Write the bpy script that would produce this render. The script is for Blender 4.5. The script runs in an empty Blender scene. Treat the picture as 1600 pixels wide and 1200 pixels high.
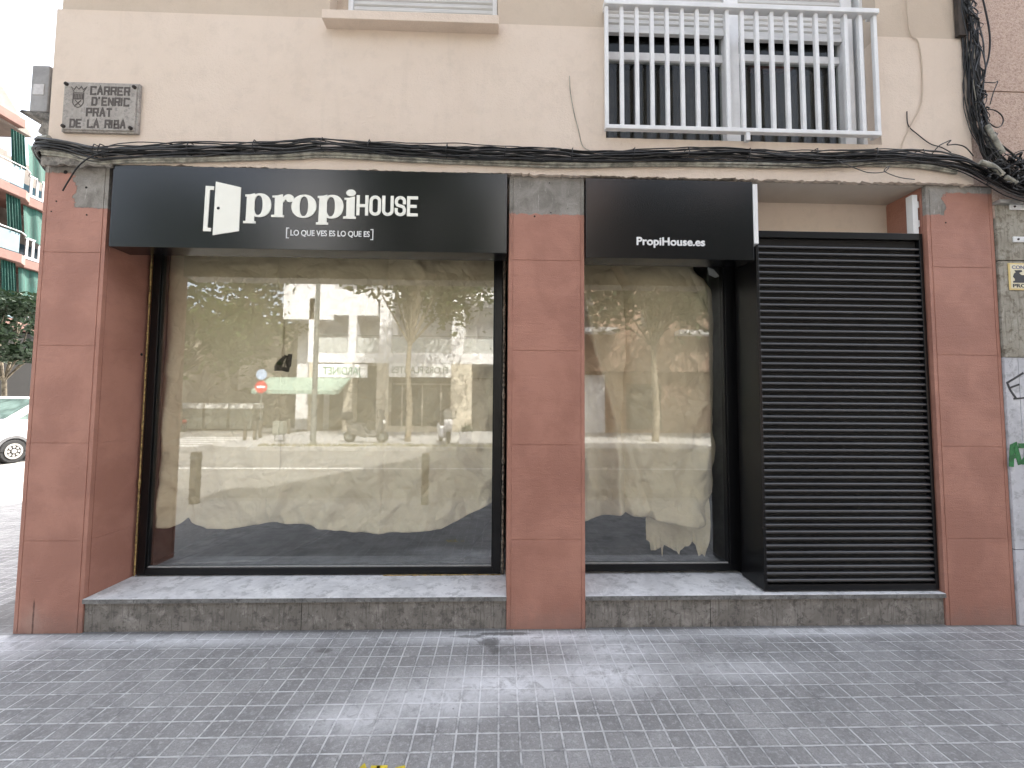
import bpy, bmesh, math, random
from mathutils import Vector, Matrix, noise
R = math.radians
random.seed(7)
S = bpy.context.scene
COL = S.collection

# ------------------------------------------------------------------ camera
cam = bpy.data.cameras.new('camera')
camo = bpy.data.objects.new('camera', cam)
COL.objects.link(camo)
S.camera = camo
YAW, PITCH, ROLL = 0.028484, 0.053463, 0.006754
cy_, sy_, cp_, sp_ = math.cos(YAW), math.sin(YAW), math.cos(PITCH), math.sin(PITCH)
fwd = Vector((sy_*cp_, cy_*cp_, sp_))
rgt = Vector((cy_, -sy_, 0))
upv = rgt.cross(fwd)
rg2 = rgt*math.cos(ROLL) + upv*math.sin(ROLL)
up2 = upv*math.cos(ROLL) - rgt*math.sin(ROLL)
camo.matrix_world = Matrix(((rg2.x, up2.x, -fwd.x, 0.0), (rg2.y, up2.y, -fwd.y, -2.89157),
                            (rg2.z, up2.z, -fwd.z, 1.55461), (0, 0, 0, 1)))
cam.sensor_width = 36
cam.lens = 630.604/1600*36
cam.clip_start = 0.02
cam.clip_end = 600

# ------------------------------------------------------------------ light
SUN_EL, SUN_AZ = R(50.8), math.atan2(.42, .907)
world = bpy.data.worlds.new('World')
S.world = world
world.use_nodes = True
wn = world.node_tree
sky = wn.nodes.new('ShaderNodeTexSky')
sky.sky_type = 'NISHITA'
sky.sun_disc = False
sky.sun_elevation = SUN_EL
sky.sun_rotation = SUN_AZ
sky.air_density = 1.0
sky.dust_density = 5.0
sky.ozone_density = 1.0
bg = wn.nodes['Background']
# hazy, whitish sky: most of the blue washed out
bwn = wn.nodes.new('ShaderNodeHueSaturation')
bwn.inputs['Saturation'].default_value = .45
wn.links.new(sky.outputs[0], bwn.inputs['Color'])
wn.links.new(bwn.outputs[0], bg.inputs[0])
bg.inputs[1].default_value = 0.15
sun = bpy.data.lights.new('sun', 'SUN')
sun.energy = 3.8
sun.angle = R(0.53)
sun.color = (1.0, .95, .87)
suno = bpy.data.objects.new('sun', sun)
COL.objects.link(suno)
sv = Vector((math.sin(SUN_AZ)*math.cos(SUN_EL), math.cos(SUN_AZ)*math.cos(SUN_EL), math.sin(SUN_EL)))
suno.rotation_euler = sv.to_track_quat('Z', 'Y').to_euler()
suno.location = sv*60
S.view_settings.view_transform = 'Standard'
S.view_settings.look = 'None'
S.view_settings.gamma = 1
S.view_settings.exposure = 2.33
S.cycles.max_bounces = 10
S.cycles.transparent_max_bounces = 12
S.cycles.sample_clamp_indirect = 6

# ------------------------------------------------------------------ material helpers
def nd(nt, t, ins=None, **props):
    n = nt.nodes.new(t)
    for k, v in props.items():
        setattr(n, k, v)
    for k, v in (ins or {}).items():
        if isinstance(v, bpy.types.NodeSocket):
            nt.links.new(v, n.inputs[k])
        else:
            n.inputs[k].default_value = v
    return n

def math_(nt, op, a, b=0.0, c=None, clamp=False):
    ins = {0: a, 1: b}
    if c is not None:
        ins[2] = c
    return nd(nt, 'ShaderNodeMath', ins, operation=op, use_clamp=clamp).outputs[0]

def rng(nt, v, a, b, c=0.0, d=1.0, smooth=True):
    return nd(nt, 'ShaderNodeMapRange', {0: v, 1: a, 2: b, 3: c, 4: d},
              interpolation_type='SMOOTHSTEP' if smooth else 'LINEAR').outputs[0]

def mixc(nt, f, a, b, mode='MIX'):
    n = nt.nodes.new('ShaderNodeMix')
    n.data_type = 'RGBA'
    n.blend_type = mode
    for s, v in ((n.inputs[0], f), (n.inputs[6], a), (n.inputs[7], b)):
        if isinstance(v, bpy.types.NodeSocket):
            nt.links.new(v, s)
        else:
            s.default_value = v if s == n.inputs[0] else (*v[:3], 1)
    return n.outputs[2]

def noise_(nt, co, scale, detail=5, rough=.6, dist=0.0, stretch=None):
    if stretch:
        co = nd(nt, 'ShaderNodeVectorMath', {0: co, 1: stretch}, operation='MULTIPLY').outputs[0]
    return nd(nt, 'ShaderNodeTexNoise', {'Vector': co, 'Scale': scale, 'Detail': detail,
                                         'Roughness': rough, 'Distortion': dist}).outputs[0]

def new_mat(name):
    m = bpy.data.materials.new(name)
    m.use_nodes = True
    nt = m.node_tree
    b = nt.nodes['Principled BSDF']
    co = nd(nt, 'ShaderNodeTexCoord').outputs['Object']
    return m, nt, b, co

MATS = {}
def mat(name, c, rough=.8, var=.12, vscale=4.0, bump=0.0, bscale=60.0, metal=0.0, spec=.5, c2=None, stretch=None, coat=0.0):
    if name in MATS:
        return MATS[name]
    m, nt, b, co = new_mat(name)
    c2 = c2 or tuple(x*(1-2.2*var) for x in c)
    n1 = noise_(nt, co, vscale, 6, .65, .3, stretch)
    f = rng(nt, n1, .32, .68)
    col = mixc(nt, f, c, c2)
    nt.links.new(col, b.inputs['Base Color'])
    n2 = noise_(nt, co, vscale*6, 4)
    nt.links.new(rng(nt, n2, .2, .8, max(0, rough-.25*var), min(1, rough+.25*var)), b.inputs['Roughness'])
    b.inputs['Metallic'].default_value = metal
    b.inputs['Specular IOR Level'].default_value = spec
    b.inputs['Coat Weight'].default_value = coat
    if bump:
        n3 = noise_(nt, co, bscale, 6, .6)
        bp = nd(nt, 'ShaderNodeBump', {'Height': n3, 'Strength': bump, 'Distance': .004})
        nt.links.new(bp.outputs[0], b.inputs['Normal'])
    MATS[name] = m
    return m

def sep(nt, co):
    s = nd(nt, 'ShaderNodeSeparateXYZ', {0: co})
    return s.outputs[0], s.outputs[1], s.outputs[2]

# plaster of the upper wall
def plaster_mat(name, c, c2):
    m, nt, b, co = new_mat(name)
    big = noise_(nt, co, 1.3, 6, .6, .4)
    mid = noise_(nt, co, 9, 6, .7)
    fine = noise_(nt, co, 170, 3, .6)
    col = mixc(nt, rng(nt, big, .3, .7), c, c2)
    col = mixc(nt, math_(nt, 'MULTIPLY', rng(nt, mid, .48, .68), .32), col, tuple(x*.82 for x in c))
    col = mixc(nt, math_(nt, 'MULTIPLY', rng(nt, fine, .55, .75), .18), col, tuple(x*.6 for x in c))
    st = noise_(nt, co, 3.0, 5, .6, .2, (3.5, 1, .35))
    col = mixc(nt, math_(nt, 'MULTIPLY', rng(nt, st, .54, .74), .15), col, tuple(x*.7 for x in c))
    nt.links.new(col, b.inputs['Base Color'])
    b.inputs['Roughness'].default_value = .93
    b.inputs['Specular IOR Level'].default_value = .2
    h = math_(nt, 'ADD', math_(nt, 'MULTIPLY', noise_(nt, co, 90, 5, .65), 1.0), math_(nt, 'MULTIPLY', mid, 1.6))
    bp = nd(nt, 'ShaderNodeBump', {'Height': h, 'Strength': .55, 'Distance': .006})
    nt.links.new(bp.outputs[0], b.inputs['Normal'])
    return m
M_PLASTER = plaster_mat('cream_plaster', (.70, .592, .497), (.665, .556, .46))
M_PLASTER2 = plaster_mat('darker_cream_plaster', (.57, .475, .38), (.53, .435, .345))
M_SOFFIT = plaster_mat('soffit_plaster', (.62, .55, .47), (.56, .49, .41))

# painted pillar whose paint stops where bare concrete shows
def pillar_mat(name, zlim, xlim=None, side=1, streak=None):
    m, nt, b, co = new_mat(name)
    x, y, z = sep(nt, co)
    n1 = noise_(nt, co, 2.5, 6, .6, .3)
    paint = mixc(nt, rng(nt, n1, .37, .63), (.415, .203, .147), (.335, .157, .113))
    br = noise_(nt, co, 5, 6, .7, .2, (.6, 1, 3))
    paint = mixc(nt, math_(nt, 'MULTIPLY', rng(nt, br, .52, .72), .35), paint, (.31, .15, .118))
    sp = noise_(nt, co, 38, 4, .6)
    paint = mixc(nt, math_(nt, 'MULTIPLY', rng(nt, sp, .68, .76), .35), paint, (.52, .36, .31))
    # dirty splash zone near the pavement
    dz = math_(nt, 'ADD', z, math_(nt, 'MULTIPLY', noise_(nt, co, 14, 6, .7, 0, (1, 1, .5)), .32))
    paint = mixc(nt, rng(nt, dz, .36, .16, 0, .5), paint, (.22, .14, .115))
    if streak is not None:
        dx = math_(nt, 'ABSOLUTE', math_(nt, 'SUBTRACT', x, streak))
        wob = math_(nt, 'MULTIPLY', noise_(nt, co, 30, 3), .012)
        k = math_(nt, 'MULTIPLY', rng(nt, math_(nt, 'ADD', dx, wob), .016, .006), rng(nt, z, .235, .20))
        halo = math_(nt, 'MULTIPLY', rng(nt, math_(nt, 'ADD', dx, math_(nt, 'MULTIPLY', noise_(nt, co, 18, 5), .16)), .19, .06), rng(nt, z, .24, .10))
        paint = mixc(nt, math_(nt, 'MULTIPLY', halo, .6), paint, (.36, .24, .19))
        paint = mixc(nt, math_(nt, 'MULTIPLY', k, .85), paint, (.08, .035, .025))
    cn = noise_(nt, co, 7, 8, .7, .5)
    conc = mixc(nt, rng(nt, cn, .3, .7), (.33, .31, .28), (.19, .175, .155))
    cs = noise_(nt, co, 9, 6, .75, 0, (4, 1, .5))
    conc = mixc(nt, rng(nt, cs, .56, .70, 0, .8), conc, (.55, .53, .49))
    conc = mixc(nt, rng(nt, noise_(nt, co, 26, 5, .7), .6, .72, 0, .7), conc, (.09, .08, .07))
    jit = math_(nt, 'MULTIPLY', math_(nt, 'SUBTRACT', noise_(nt, co, 22, 6, .7), .5), .06)
    jb = math_(nt, 'MULTIPLY', math_(nt, 'SUBTRACT', noise_(nt, co, 9, 4, .6), .5), .16)
    mk = rng(nt, math_(nt, 'ADD', z, jit), zlim-.004, zlim+.004)
    if xlim is not None:
        xx = math_(nt, 'ADD', math_(nt, 'MULTIPLY', x, side), math_(nt, 'ADD', jit, jb))
        mk = math_(nt, 'MULTIPLY', mk, rng(nt, xx, side*xlim-.006, side*xlim+.006))
        top = rng(nt, math_(nt, 'ADD', z, jit), 3.19, 3.20)
        mk = math_(nt, 'MAXIMUM', mk, top)
    mk = math_(nt, 'MULTIPLY', mk, rng(nt, y, .034, .028))
    nt.links.new(mixc(nt, mk, paint, conc), b.inputs['Base Color'])
    nt.links.new(rng(nt, mk, 0, 1, .55, .95), b.inputs['Roughness'])
    b.inputs['Specular IOR Level'].default_value = .35
    h = math_(nt, 'ADD', noise_(nt, co, 120, 4, .6), math_(nt, 'MULTIPLY', br, 1.6))
    h = math_(nt, 'SUBTRACT', h, math_(nt, 'MULTIPLY', mk, 1.5))
    bp = nd(nt, 'ShaderNodeBump', {'Height': h, 'Strength': .7, 'Distance': .005})
    nt.links.new(bp.outputs[0], b.inputs['Normal'])
    return m

# small square paving tiles with pale joints
def paving_mat():
    m, nt, b, co = new_mat('grey_paving_tiles')
    x, y, z = sep(nt, co)
    wob = math_(nt, 'MULTIPLY', math_(nt, 'SUBTRACT', noise_(nt, co, 6, 3), .5), .008)
    u = math_(nt, 'ADD', math_(nt, 'DIVIDE', math_(nt, 'SUBTRACT', x, .0042), .1), math_(nt, 'MULTIPLY', wob, 4))
    v = math_(nt, 'ADD', math_(nt, 'DIVIDE', math_(nt, 'ADD', y, .187), .1), math_(nt, 'MULTIPLY', wob, 4))
    def edge(t):
        f = math_(nt, 'FRACT', t)
        return math_(nt, 'MINIMUM', f, math_(nt, 'SUBTRACT', 1.0, f))
    e = math_(nt, 'MINIMUM', edge(u), edge(v))
    wj = noise_(nt, co, 25, 4, .7)
    e2 = math_(nt, 'ADD', e, math_(nt, 'MULTIPLY', math_(nt, 'SUBTRACT', wj, .5), .035))
    joint = rng(nt, e2, .062, .034)
    cid = nd(nt, 'ShaderNodeCombineXYZ', {0: math_(nt, 'FLOOR', u), 1: math_(nt, 'FLOOR', v)}).outputs[0]
    wn1 = nd(nt, 'ShaderNodeTexWhiteNoise', {'Vector': cid}, noise_dimensions='3D').outputs[0]
    cid2 = nd(nt, 'ShaderNodeCombineXYZ', {0: math_(nt, 'FLOOR', math_(nt, 'DIVIDE', u, 2.0)), 1: math_(nt, 'FLOOR', math_(nt, 'DIVIDE', v, 2.0))}).outputs[0]
    wn2 = nd(nt, 'ShaderNodeTexWhiteNoise', {'Vector': cid2}, noise_dimensions='3D').outputs[0]
    tone = math_(nt, 'ADD', math_(nt, 'MULTIPLY', wn1, .5), math_(nt, 'MULTIPLY', wn2, .5))
    col = mixc(nt, tone, (.235, .231, .226), (.345, .340, .333))
    mid = noise_(nt, co, 3.2, 7, .7, .5)
    col = mixc(nt, rng(nt, mid, .44, .62, 0, .65), col, (.195, .192, .188))
    fine = noise_(nt, co, 130, 4, .7)
    col = mixc(nt, rng(nt, fine, .46, .62, 0, .5), col, (.16, .16, .162))
    lt = noise_(nt, co, 40, 6, .75)
    col = mixc(nt, rng(nt, lt, .50, .62, 0, .35), col, (.50, .50, .50))
    jcol = mixc(nt, rng(nt, noise_(nt, co, 2.2, 5, .65), .35, .65), (.56, .56, .555), (.40, .40, .395))
    jn = rng(nt, noise_(nt, co, 9, 6, .75), .36, .54, .15, 1)
    dkj = rng(nt, e2, .10, .07)
    col = mixc(nt, math_(nt, 'MULTIPLY', dkj, rng(nt, noise_(nt, co, 17, 4, .7), .40, .60, 0, .6)), col, (.11, .11, .112))
    col = mixc(nt, math_(nt, 'MULTIPLY', joint, jn), col, jcol)
    # whitish patches in front of the pillar, dusty strips along the wall, wet/oily stains
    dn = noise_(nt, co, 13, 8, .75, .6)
    pale_patch = None
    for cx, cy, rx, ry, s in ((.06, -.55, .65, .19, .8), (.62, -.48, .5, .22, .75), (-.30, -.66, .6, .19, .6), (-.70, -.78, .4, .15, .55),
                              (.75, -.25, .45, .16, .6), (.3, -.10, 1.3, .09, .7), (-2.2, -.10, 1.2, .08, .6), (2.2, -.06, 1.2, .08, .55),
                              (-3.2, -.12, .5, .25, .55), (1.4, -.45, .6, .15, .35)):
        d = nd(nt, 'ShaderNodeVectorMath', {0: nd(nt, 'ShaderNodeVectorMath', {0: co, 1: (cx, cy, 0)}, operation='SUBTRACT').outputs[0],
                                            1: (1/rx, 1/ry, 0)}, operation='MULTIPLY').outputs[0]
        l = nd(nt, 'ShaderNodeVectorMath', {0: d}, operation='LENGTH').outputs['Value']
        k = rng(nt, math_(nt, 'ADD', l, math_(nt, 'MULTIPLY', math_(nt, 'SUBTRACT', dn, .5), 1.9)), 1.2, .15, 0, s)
        pale_patch = k if pale_patch is None else math_(nt, 'MAXIMUM', pale_patch, k)
    dk = math_(nt, 'MULTIPLY', pale_patch, rng(nt, dn, .34, .60, .25, .95))
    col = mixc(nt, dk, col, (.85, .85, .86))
    for cx, cy, rx, ry, s in ((-.06, -.15, .085, .06, .7), (-.02, -.24, .04, .05, .5), (.06, -.05, .22, .025, .75), (-.20, -.08, .12, .02, .6), (-1.1, -.22, .06, .03, .5)):
        d = nd(nt, 'ShaderNodeVectorMath', {0: nd(nt, 'ShaderNodeVectorMath', {0: co, 1: (cx, cy, 0)}, operation='SUBTRACT').outputs[0],
                                            1: (1/rx, 1/ry, 0)}, operation='MULTIPLY').outputs[0]
        l = nd(nt, 'ShaderNodeVectorMath', {0: d}, operation='LENGTH').outputs['Value']
        k = rng(nt, math_(nt, 'ADD', l, math_(nt, 'MULTIPLY', math_(nt, 'SUBTRACT', dn, .5), 1.6)), 1.1, .5, 0, s)
        col = mixc(nt, k, col, (.06, .056, .05))
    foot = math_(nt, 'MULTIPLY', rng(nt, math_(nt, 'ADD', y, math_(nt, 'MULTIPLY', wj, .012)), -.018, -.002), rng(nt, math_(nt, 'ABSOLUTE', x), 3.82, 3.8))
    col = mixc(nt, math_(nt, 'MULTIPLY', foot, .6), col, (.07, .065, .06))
    # gum spots, white flecks of plaster and small dark grit
    for sc, r0, cc, st in ((2.3, .030, (.13, .13, .13), .7), (3.7, .022, (.75, .75, .74), .8), (9.0, .05, (.10, .095, .09), .55)):
        vo = nd(nt, 'ShaderNodeTexVoronoi', {'Vector': co, 'Scale': sc})
        cs = nd(nt, 'ShaderNodeSeparateColor', {0: vo.outputs['Color']}).outputs[0]
        sz = math_(nt, 'MULTIPLY', cs, r0)
        sp = rng(nt, math_(nt, 'SUBTRACT', vo.outputs['Distance'], sz), .006, -.002, 0, st)
        col = mixc(nt, sp, col, cc)
    nt.links.new(col, b.inputs['Base Color'])
    nt.links.new(rng(nt, mid, .3, .7, .62, .85), b.inputs['Roughness'])
    b.inputs['Specular IOR Level'].default_value = .4
    h = math_(nt, 'ADD', math_(nt, 'MULTIPLY', rng(nt, e, .02, .08), 1.0), math_(nt, 'ADD', math_(nt, 'MULTIPLY', fine, .35), math_(nt, 'MULTIPLY', wn1, .25)))
    bp = nd(nt, 'ShaderNodeBump', {'Height': h, 'Strength': .5, 'Distance': .004})
    nt.links.new(bp.outputs[0], b.inputs['Normal'])
    return m

# weathered stone of the window ledges
def stone_mat(name, a, bcol, cdark, clight, scale=1.0, drips=False):
    m, nt, b, co = new_mat(name)
    n1 = noise_(nt, co, 5*scale, 8, .72, .6)
    n2 = noise_(nt, co, 22*scale, 6, .75, .3)
    col = mixc(nt, rng(nt, n1, .40, .60), a, bcol)
    col = mixc(nt, rng(nt, n2, .50, .62, 0, .8), col, cdark)
    n3 = noise_(nt, co, 9*scale, 8, .78, .4)
    col = mixc(nt, rng(nt, n3, .52, .66, 0, .7), col, clight)
    if drips:
        n4 = noise_(nt, co, 16, 4, .7, 0, (4.5, 1, .35))
        col = mixc(nt, rng(nt, n4, .52, .64, 0, .6), col, cdark)
    nt.links.new(col, b.inputs['Base Color'])
    b.inputs['Roughness'].default_value = .82
    b.inputs['Specular IOR Level'].default_value = .35
    bp = nd(nt, 'ShaderNodeBump', {'Height': n2, 'Strength': .35, 'Distance': .004})
    nt.links.new(bp.outputs[0], b.inputs['Normal'])
    return m

def glass_mat(name, refl, tint):
    m, nt, b, co = new_mat(name)
    nt.nodes.remove(b)
    lw = nd(nt, 'ShaderNodeLayerWeight', {'Blend': .5}).outputs['Facing']
    f = math_(nt, 'ADD', math_(nt, 'MULTIPLY', math_(nt, 'POWER', lw, 5.0), 1-refl), refl, clamp=True)
    t = nd(nt, 'ShaderNodeBsdfTransparent', {'Color': (*tint, 1)})
    g = nd(nt, 'ShaderNodeBsdfGlossy', {'Color': (1, 1, 1, 1), 'Roughness': 0.0})
    mx = nd(nt, 'ShaderNodeMixShader', {0: f, 1: t.outputs[0], 2: g.outputs[0]})
    nt.links.new(mx.outputs[0], nt.nodes['Material Output'].inputs[0])
    return m

def leaf_mat(name, c, c2, trans=.25):
    m, nt, b, co = new_mat(name)
    n1 = noise_(nt, co, 1.6, 4, .6)
    rnd = noise_(nt, co, 14, 2, .5)
    col = mixc(nt, rng(nt, n1, .3, .7), c, c2)
    col = mixc(nt, rng(nt, rnd, .5, .8, 0, .6), col, tuple(min(1, x*1.7) for x in c))
    nt.links.new(col, b.inputs['Base Color'])
    b.inputs['Roughness'].default_value = .5
    tl = nd(nt, 'ShaderNodeBsdfTranslucent')
    nt.links.new(col, tl.inputs[0])
    mx = nd(nt, 'ShaderNodeMixShader', {0: trans, 1: b.outputs[0], 2: tl.outputs[0]})
    nt.links.new(mx.outputs[0], nt.nodes['Material Output'].inputs[0])
    return m

# ------------------------------------------------------------------ mesh helpers
def base_of(o):
    v = Vector((0, 0, 0))
    while o is not None:
        v += Vector(o.location)
        o = o.parent
    return v

class MB:
    def __init__(s):
        s.v, s.f, s.sm, s.mi = [], [], [], []
    def add(s, vs, fs, smooth=False):
        o = len(s.v)
        s.v += [Vector(q) for q in vs]
        for f in fs:
            s.f.append([i+o for i in f])
            s.sm.append(smooth)
        return s
    def box(s, x0, x1, y0, y1, z0, z1):
        return s.add([(x0, y0, z0), (x1, y0, z0), (x1, y1, z0), (x0, y1, z0), (x0, y0, z1), (x1, y0, z1), (x1, y1, z1), (x0, y1, z1)],
                     [(0, 3, 2, 1), (4, 5, 6, 7), (0, 1, 5, 4), (1, 2, 6, 5), (2, 3, 7, 6), (3, 0, 4, 7)])
    def prism(s, poly, ax, a, b, smooth=False):
        n = len(poly)
        def P(u, w, t):
            return {'y': (u, t, w), 'x': (t, u, w), 'z': (u, w, t)}[ax]
        vs = [P(u, w, a) for u, w in poly] + [P(u, w, b) for u, w in poly]
        area = sum(poly[i][0]*poly[(i+1) % n][1]-poly[(i+1) % n][0]*poly[i][1] for i in range(n))
        flip = (area > 0) ^ (ax == 'y') ^ (b < a)
        fs = []
        f0, f1 = list(range(n)), list(range(n, 2*n))
        fs.append(f0[::-1] if flip else f0)
        fs.append(f1 if flip else f1[::-1])
        for i in range(n):
            j = (i+1) % n
            q = [i, j, n+j, n+i]
            fs.append(q if flip else q[::-1])
        return s.add(vs, fs, smooth)
    def tube(s, pts, r, n=6, cap=True, r2=None):
        pts = [Vector(p) for p in pts]
        k = len(pts)
        rs = r if isinstance(r, (list, tuple)) else [r + ((r2 if r2 is not None else r)-r)*i/max(1, k-1) for i in range(k)]
        vs, fs = [], []
        t0 = (pts[1]-pts[0]).normalized()
        ref = Vector((0, 0, 1)) if abs(t0.z) < .9 else Vector((1, 0, 0))
        nrm = t0.cross(ref).normalized()
        for i, p in enumerate(pts):
            t = (pts[min(i+1, k-1)]-pts[max(i-1, 0)])
            t = t.normalized() if t.length > 1e-9 else t0
            nrm = (nrm - t*nrm.dot(t))
            nrm = nrm.normalized() if nrm.length > 1e-6 else t.orthogonal().normalized()
            bn = t.cross(nrm)
            for j in range(n):
                a = 2*math.pi*j/n
                vs.append(p+(nrm*math.cos(a)+bn*math.sin(a))*rs[i])
        for i in range(k-1):
            for j in range(n):
                j2 = (j+1) % n
                fs.append((i*n+j, i*n+j2, (i+1)*n+j2, (i+1)*n+j))
        s.add(vs, fs, True)
        if cap:
            s.add([vs[j] for j in range(n)], [tuple(range(n))[::-1]])
            s.add([vs[(k-1)*n+j] for j in range(n)], [tuple(range(n))])
        return s
    def disc(s, c, r, ax, t, n=20, ry=None):
        ry = ry or r
        poly = [(c[0]+r*math.cos(2*math.pi*i/n), c[1]+ry*math.sin(2*math.pi*i/n)) for i in range(n)]
        return s.prism(poly, ax, t[0], t[1])
    def ring(s, outer, inner, ax, t):
        n = len(outer)
        def P(u, w, q):
            return {'y': (u, q, w), 'x': (q, u, w), 'z': (u, w, q)}[ax]
        vs = [P(*p, t[0]) for p in outer]+[P(*p, t[0]) for p in inner]+[P(*p, t[1]) for p in outer]+[P(*p, t[1]) for p in inner]
        fs = []
        for i in range(n):
            j = (i+1) % n
            fs += [(i, j, n+j, n+i), (2*n+i, 3*n+i, 3*n+j, 2*n+j), (i, 2*n+i, 2*n+j, j), (n+i, n+j, 3*n+j, 3*n+i)]
        return s.add(vs, fs)
    def ribbon(s, pts, w, y, d=.003, cap=None):
        """flat stroke in the x-z plane, facing -y"""
        cap = w/2 if cap is None else cap
        pts = [Vector((p[0], p[1])) for p in pts]
        if len(pts) > 1 and (pts[0]-pts[-1]).length > 1e-6:
            pts[0] = pts[0]+(pts[0]-pts[1]).normalized()*cap
            pts[-1] = pts[-1]+(pts[-1]-pts[-2]).normalized()*cap
            closed = False
        else:
            closed = True
            pts = pts[:-1]
        L, Rr = [], []
        n = len(pts)
        for i in range(n):
            a = pts[i-1] if (i > 0 or closed) else pts[i]
            b = pts[(i+1) % n] if (i < n-1 or closed) else pts[i]
            d1 = (pts[i]-a).normalized() if (pts[i]-a).length > 1e-9 else (b-pts[i]).normalized()
            d2 = (b-pts[i]).normalized() if (b-pts[i]).length > 1e-9 else d1
            t = (d1+d2)
            t = t.normalized() if t.length > 1e-6 else d1
            nn = Vector((-t.y, t.x))
            k = 1/max(.35, nn.dot(Vector((-d1.y, d1.x))))
            L.append(pts[i]+nn*w/2*k)
            Rr.append(pts[i]-nn*w/2*k)
        vs = [(p.x, y, p.y) for p in L]+[(p.x, y, p.y) for p in Rr]+[(p.x, y+d, p.y) for p in L]+[(p.x, y+d, p.y) for p in Rr]
        fs = []
        m = n if closed else n-1
        for i in range(m):
            j = (i+1) % n
            fs += [(i, n+i, n+j, j), (i, j, 2*n+j, 2*n+i), (n+i, 3*n+i, 3*n+j, n+j)]
        if not closed:
            fs += [(0, 2*n, 3*n, n), (n-1, 2*n-1, 4*n-1, 3*n-1)]
        return s.add(vs, fs)
    def build(s, name, m, parent=None, bevel=0.0, loc=None):
        off = base_of(parent) if parent is not None else Vector(loc or (0, 0, 0))
        me = bpy.data.meshes.new(name)
        me.from_pydata([tuple(v-off) for v in s.v], [], s.f)
        me.polygons.foreach_set('use_smooth', s.sm)
        me.materials.append(m)
        me.update()
        o = bpy.data.objects.new(name, me)
        COL.objects.link(o)
        if parent is not None:
            o.parent = parent
        elif loc is not None:
            o.location = loc
        if bevel:
            b = o.modifiers.new('bevel', 'BEVEL')
            b.width = bevel
            b.segments = 2
            b.limit_method = 'ANGLE'
            b.angle_limit = R(40)
        return o

def tag(o, label, cat, group=None):
    o['label'] = label
    o['category'] = cat
    if group:
        o['group'] = group
    return o

def thing(name, label, cat, loc=(0, 0, 0), group=None):
    o = bpy.data.objects.new(name, None)
    COL.objects.link(o)
    o.location = loc
    o.empty_display_size = .2
    return tag(o, label, cat, group)

def struct(o):
    o['kind'] = 'structure'
    return o

def copy_tree(o, loc, rz=0.0, label=None, group=None):
    c = o.copy()
    COL.objects.link(c)
    c.location = loc
    c.rotation_euler = (0, 0, rz)
    if label:
        c['label'] = label
    if group:
        c['group'] = group
    for ch in list(o.children):
        d = ch.copy()
        COL.objects.link(d)
        d.parent = c
        for g in list(ch.children):
            e = g.copy()
            COL.objects.link(e)
            e.parent = d
    return c

def text_mesh(txt, x0, x1, z0, z1, y, face=-1, depth=.003, bold=0.0, keep=False):
    """lettering set in the x-z plane, fitted to a box (cap height z0..z1), facing -y or +y"""
    cu = bpy.data.curves.new('t', 'FONT')
    cu.body = txt
    cu.size = 1
    cu.offset = bold
    cu.extrude = .01
    o = bpy.data.objects.new('t', cu)
    COL.objects.link(o)
    dg = bpy.context.evaluated_depsgraph_get()
    dg.update()
    me = bpy.data.meshes.new_from_object(o.evaluated_get(dg))
    vs = [v.co.copy() for v in me.vertices]
    fs = [list(p.vertices) for p in me.polygons]
    bpy.data.objects.remove(o)
    bpy.data.curves.remove(cu)
    bpy.data.meshes.remove(me)
    mnx, mxx = min(v.x for v in vs), max(v.x for v in vs)
    capz = .70+2*bold
    s = (x1-x0)/(mxx-mnx)
    sz = (z1-z0)/capz
    out = []
    for v in vs:
        u = (v.x-mnx)*s
        w = z0+(v.y+bold)*sz
        t = depth*(1 if v.z > 0 else 0)
        out.append((x0+u, y-t, w) if face < 0 else (x1-u, y+t, w))
    mb = MB().add(out, fs)
    if keep:  # a second, slightly shifted set of strokes thickens the thin built-in face
        sh = .0035*(x1-x0)
        mb.add([(p[0]+sh*face*-1, p[1]+.0004*face, p[2]+.0015) for p in out], fs)
    return mb

def spline(pts, n=8):
    pts = [Vector(p) for p in pts]
    out = []
    for i in range(len(pts)-1):
        p0, p1, p2, p3 = pts[max(0, i-1)], pts[i], pts[i+1], pts[min(len(pts)-1, i+2)]
        for k in range(n):
            t = k/n
            out.append(.5*((2*p1)+(p2-p0)*t+(2*p0-5*p1+4*p2-p3)*t*t+(3*p1-p0-3*p2+p3)*t**3))
    out.append(pts[-1])
    return out

def interp(tab, x):
    if x <= tab[0][0]:
        return tab[0][1]
    for (a, b), (c, d) in zip(tab, tab[1:]):
        if x <= c:
            return b+(d-b)*(x-a)/(c-a) if c > a else d
    return tab[-1][1]

# ------------------------------------------------------------------ materials
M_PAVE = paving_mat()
M_LEDGE = stone_mat('grey_ledge_stone', (.70, .695, .69), (.56, .556, .555), (.40, .398, .395), (.80, .795, .785), .55)
M_LEDGEB = stone_mat('stained_base_stone', (.24, .218, .192), (.175, .158, .138), (.095, .085, .075), (.36, .335, .30), 1.0, True)
M_NOSE = stone_mat('dirty_ledge_nosing', (.20, .195, .185), (.14, .135, .127), (.08, .076, .07), (.33, .325, .31), 1.5)
M_BLACK = mat('black_aluminium', (.005, .005, .0055), .30, .05, 1, spec=.35)
M_BLACKSAT = mat('satin_black_slats', (.022, .022, .023), .36, .1, 2, spec=.9)
M_SIGNP = mat('satin_black_sign_panel', (.006, .0062, .0075), .20, .03, 1, spec=.6)
M_WHITE = mat('white_lacquer', (.80, .80, .79), .35, .04, 3)
M_LETTER = mat('ivory_acrylic', (.86, .85, .76), .4, .02, 3)
M_RAIL = mat('white_painted_metal', (.76, .76, .76), .4, .06, 5, bump=.05)
M_SHUT = mat('off_white_shutter', (.62, .61, .59), .5, .08, 3, stretch=(1, 1, 6))
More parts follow.
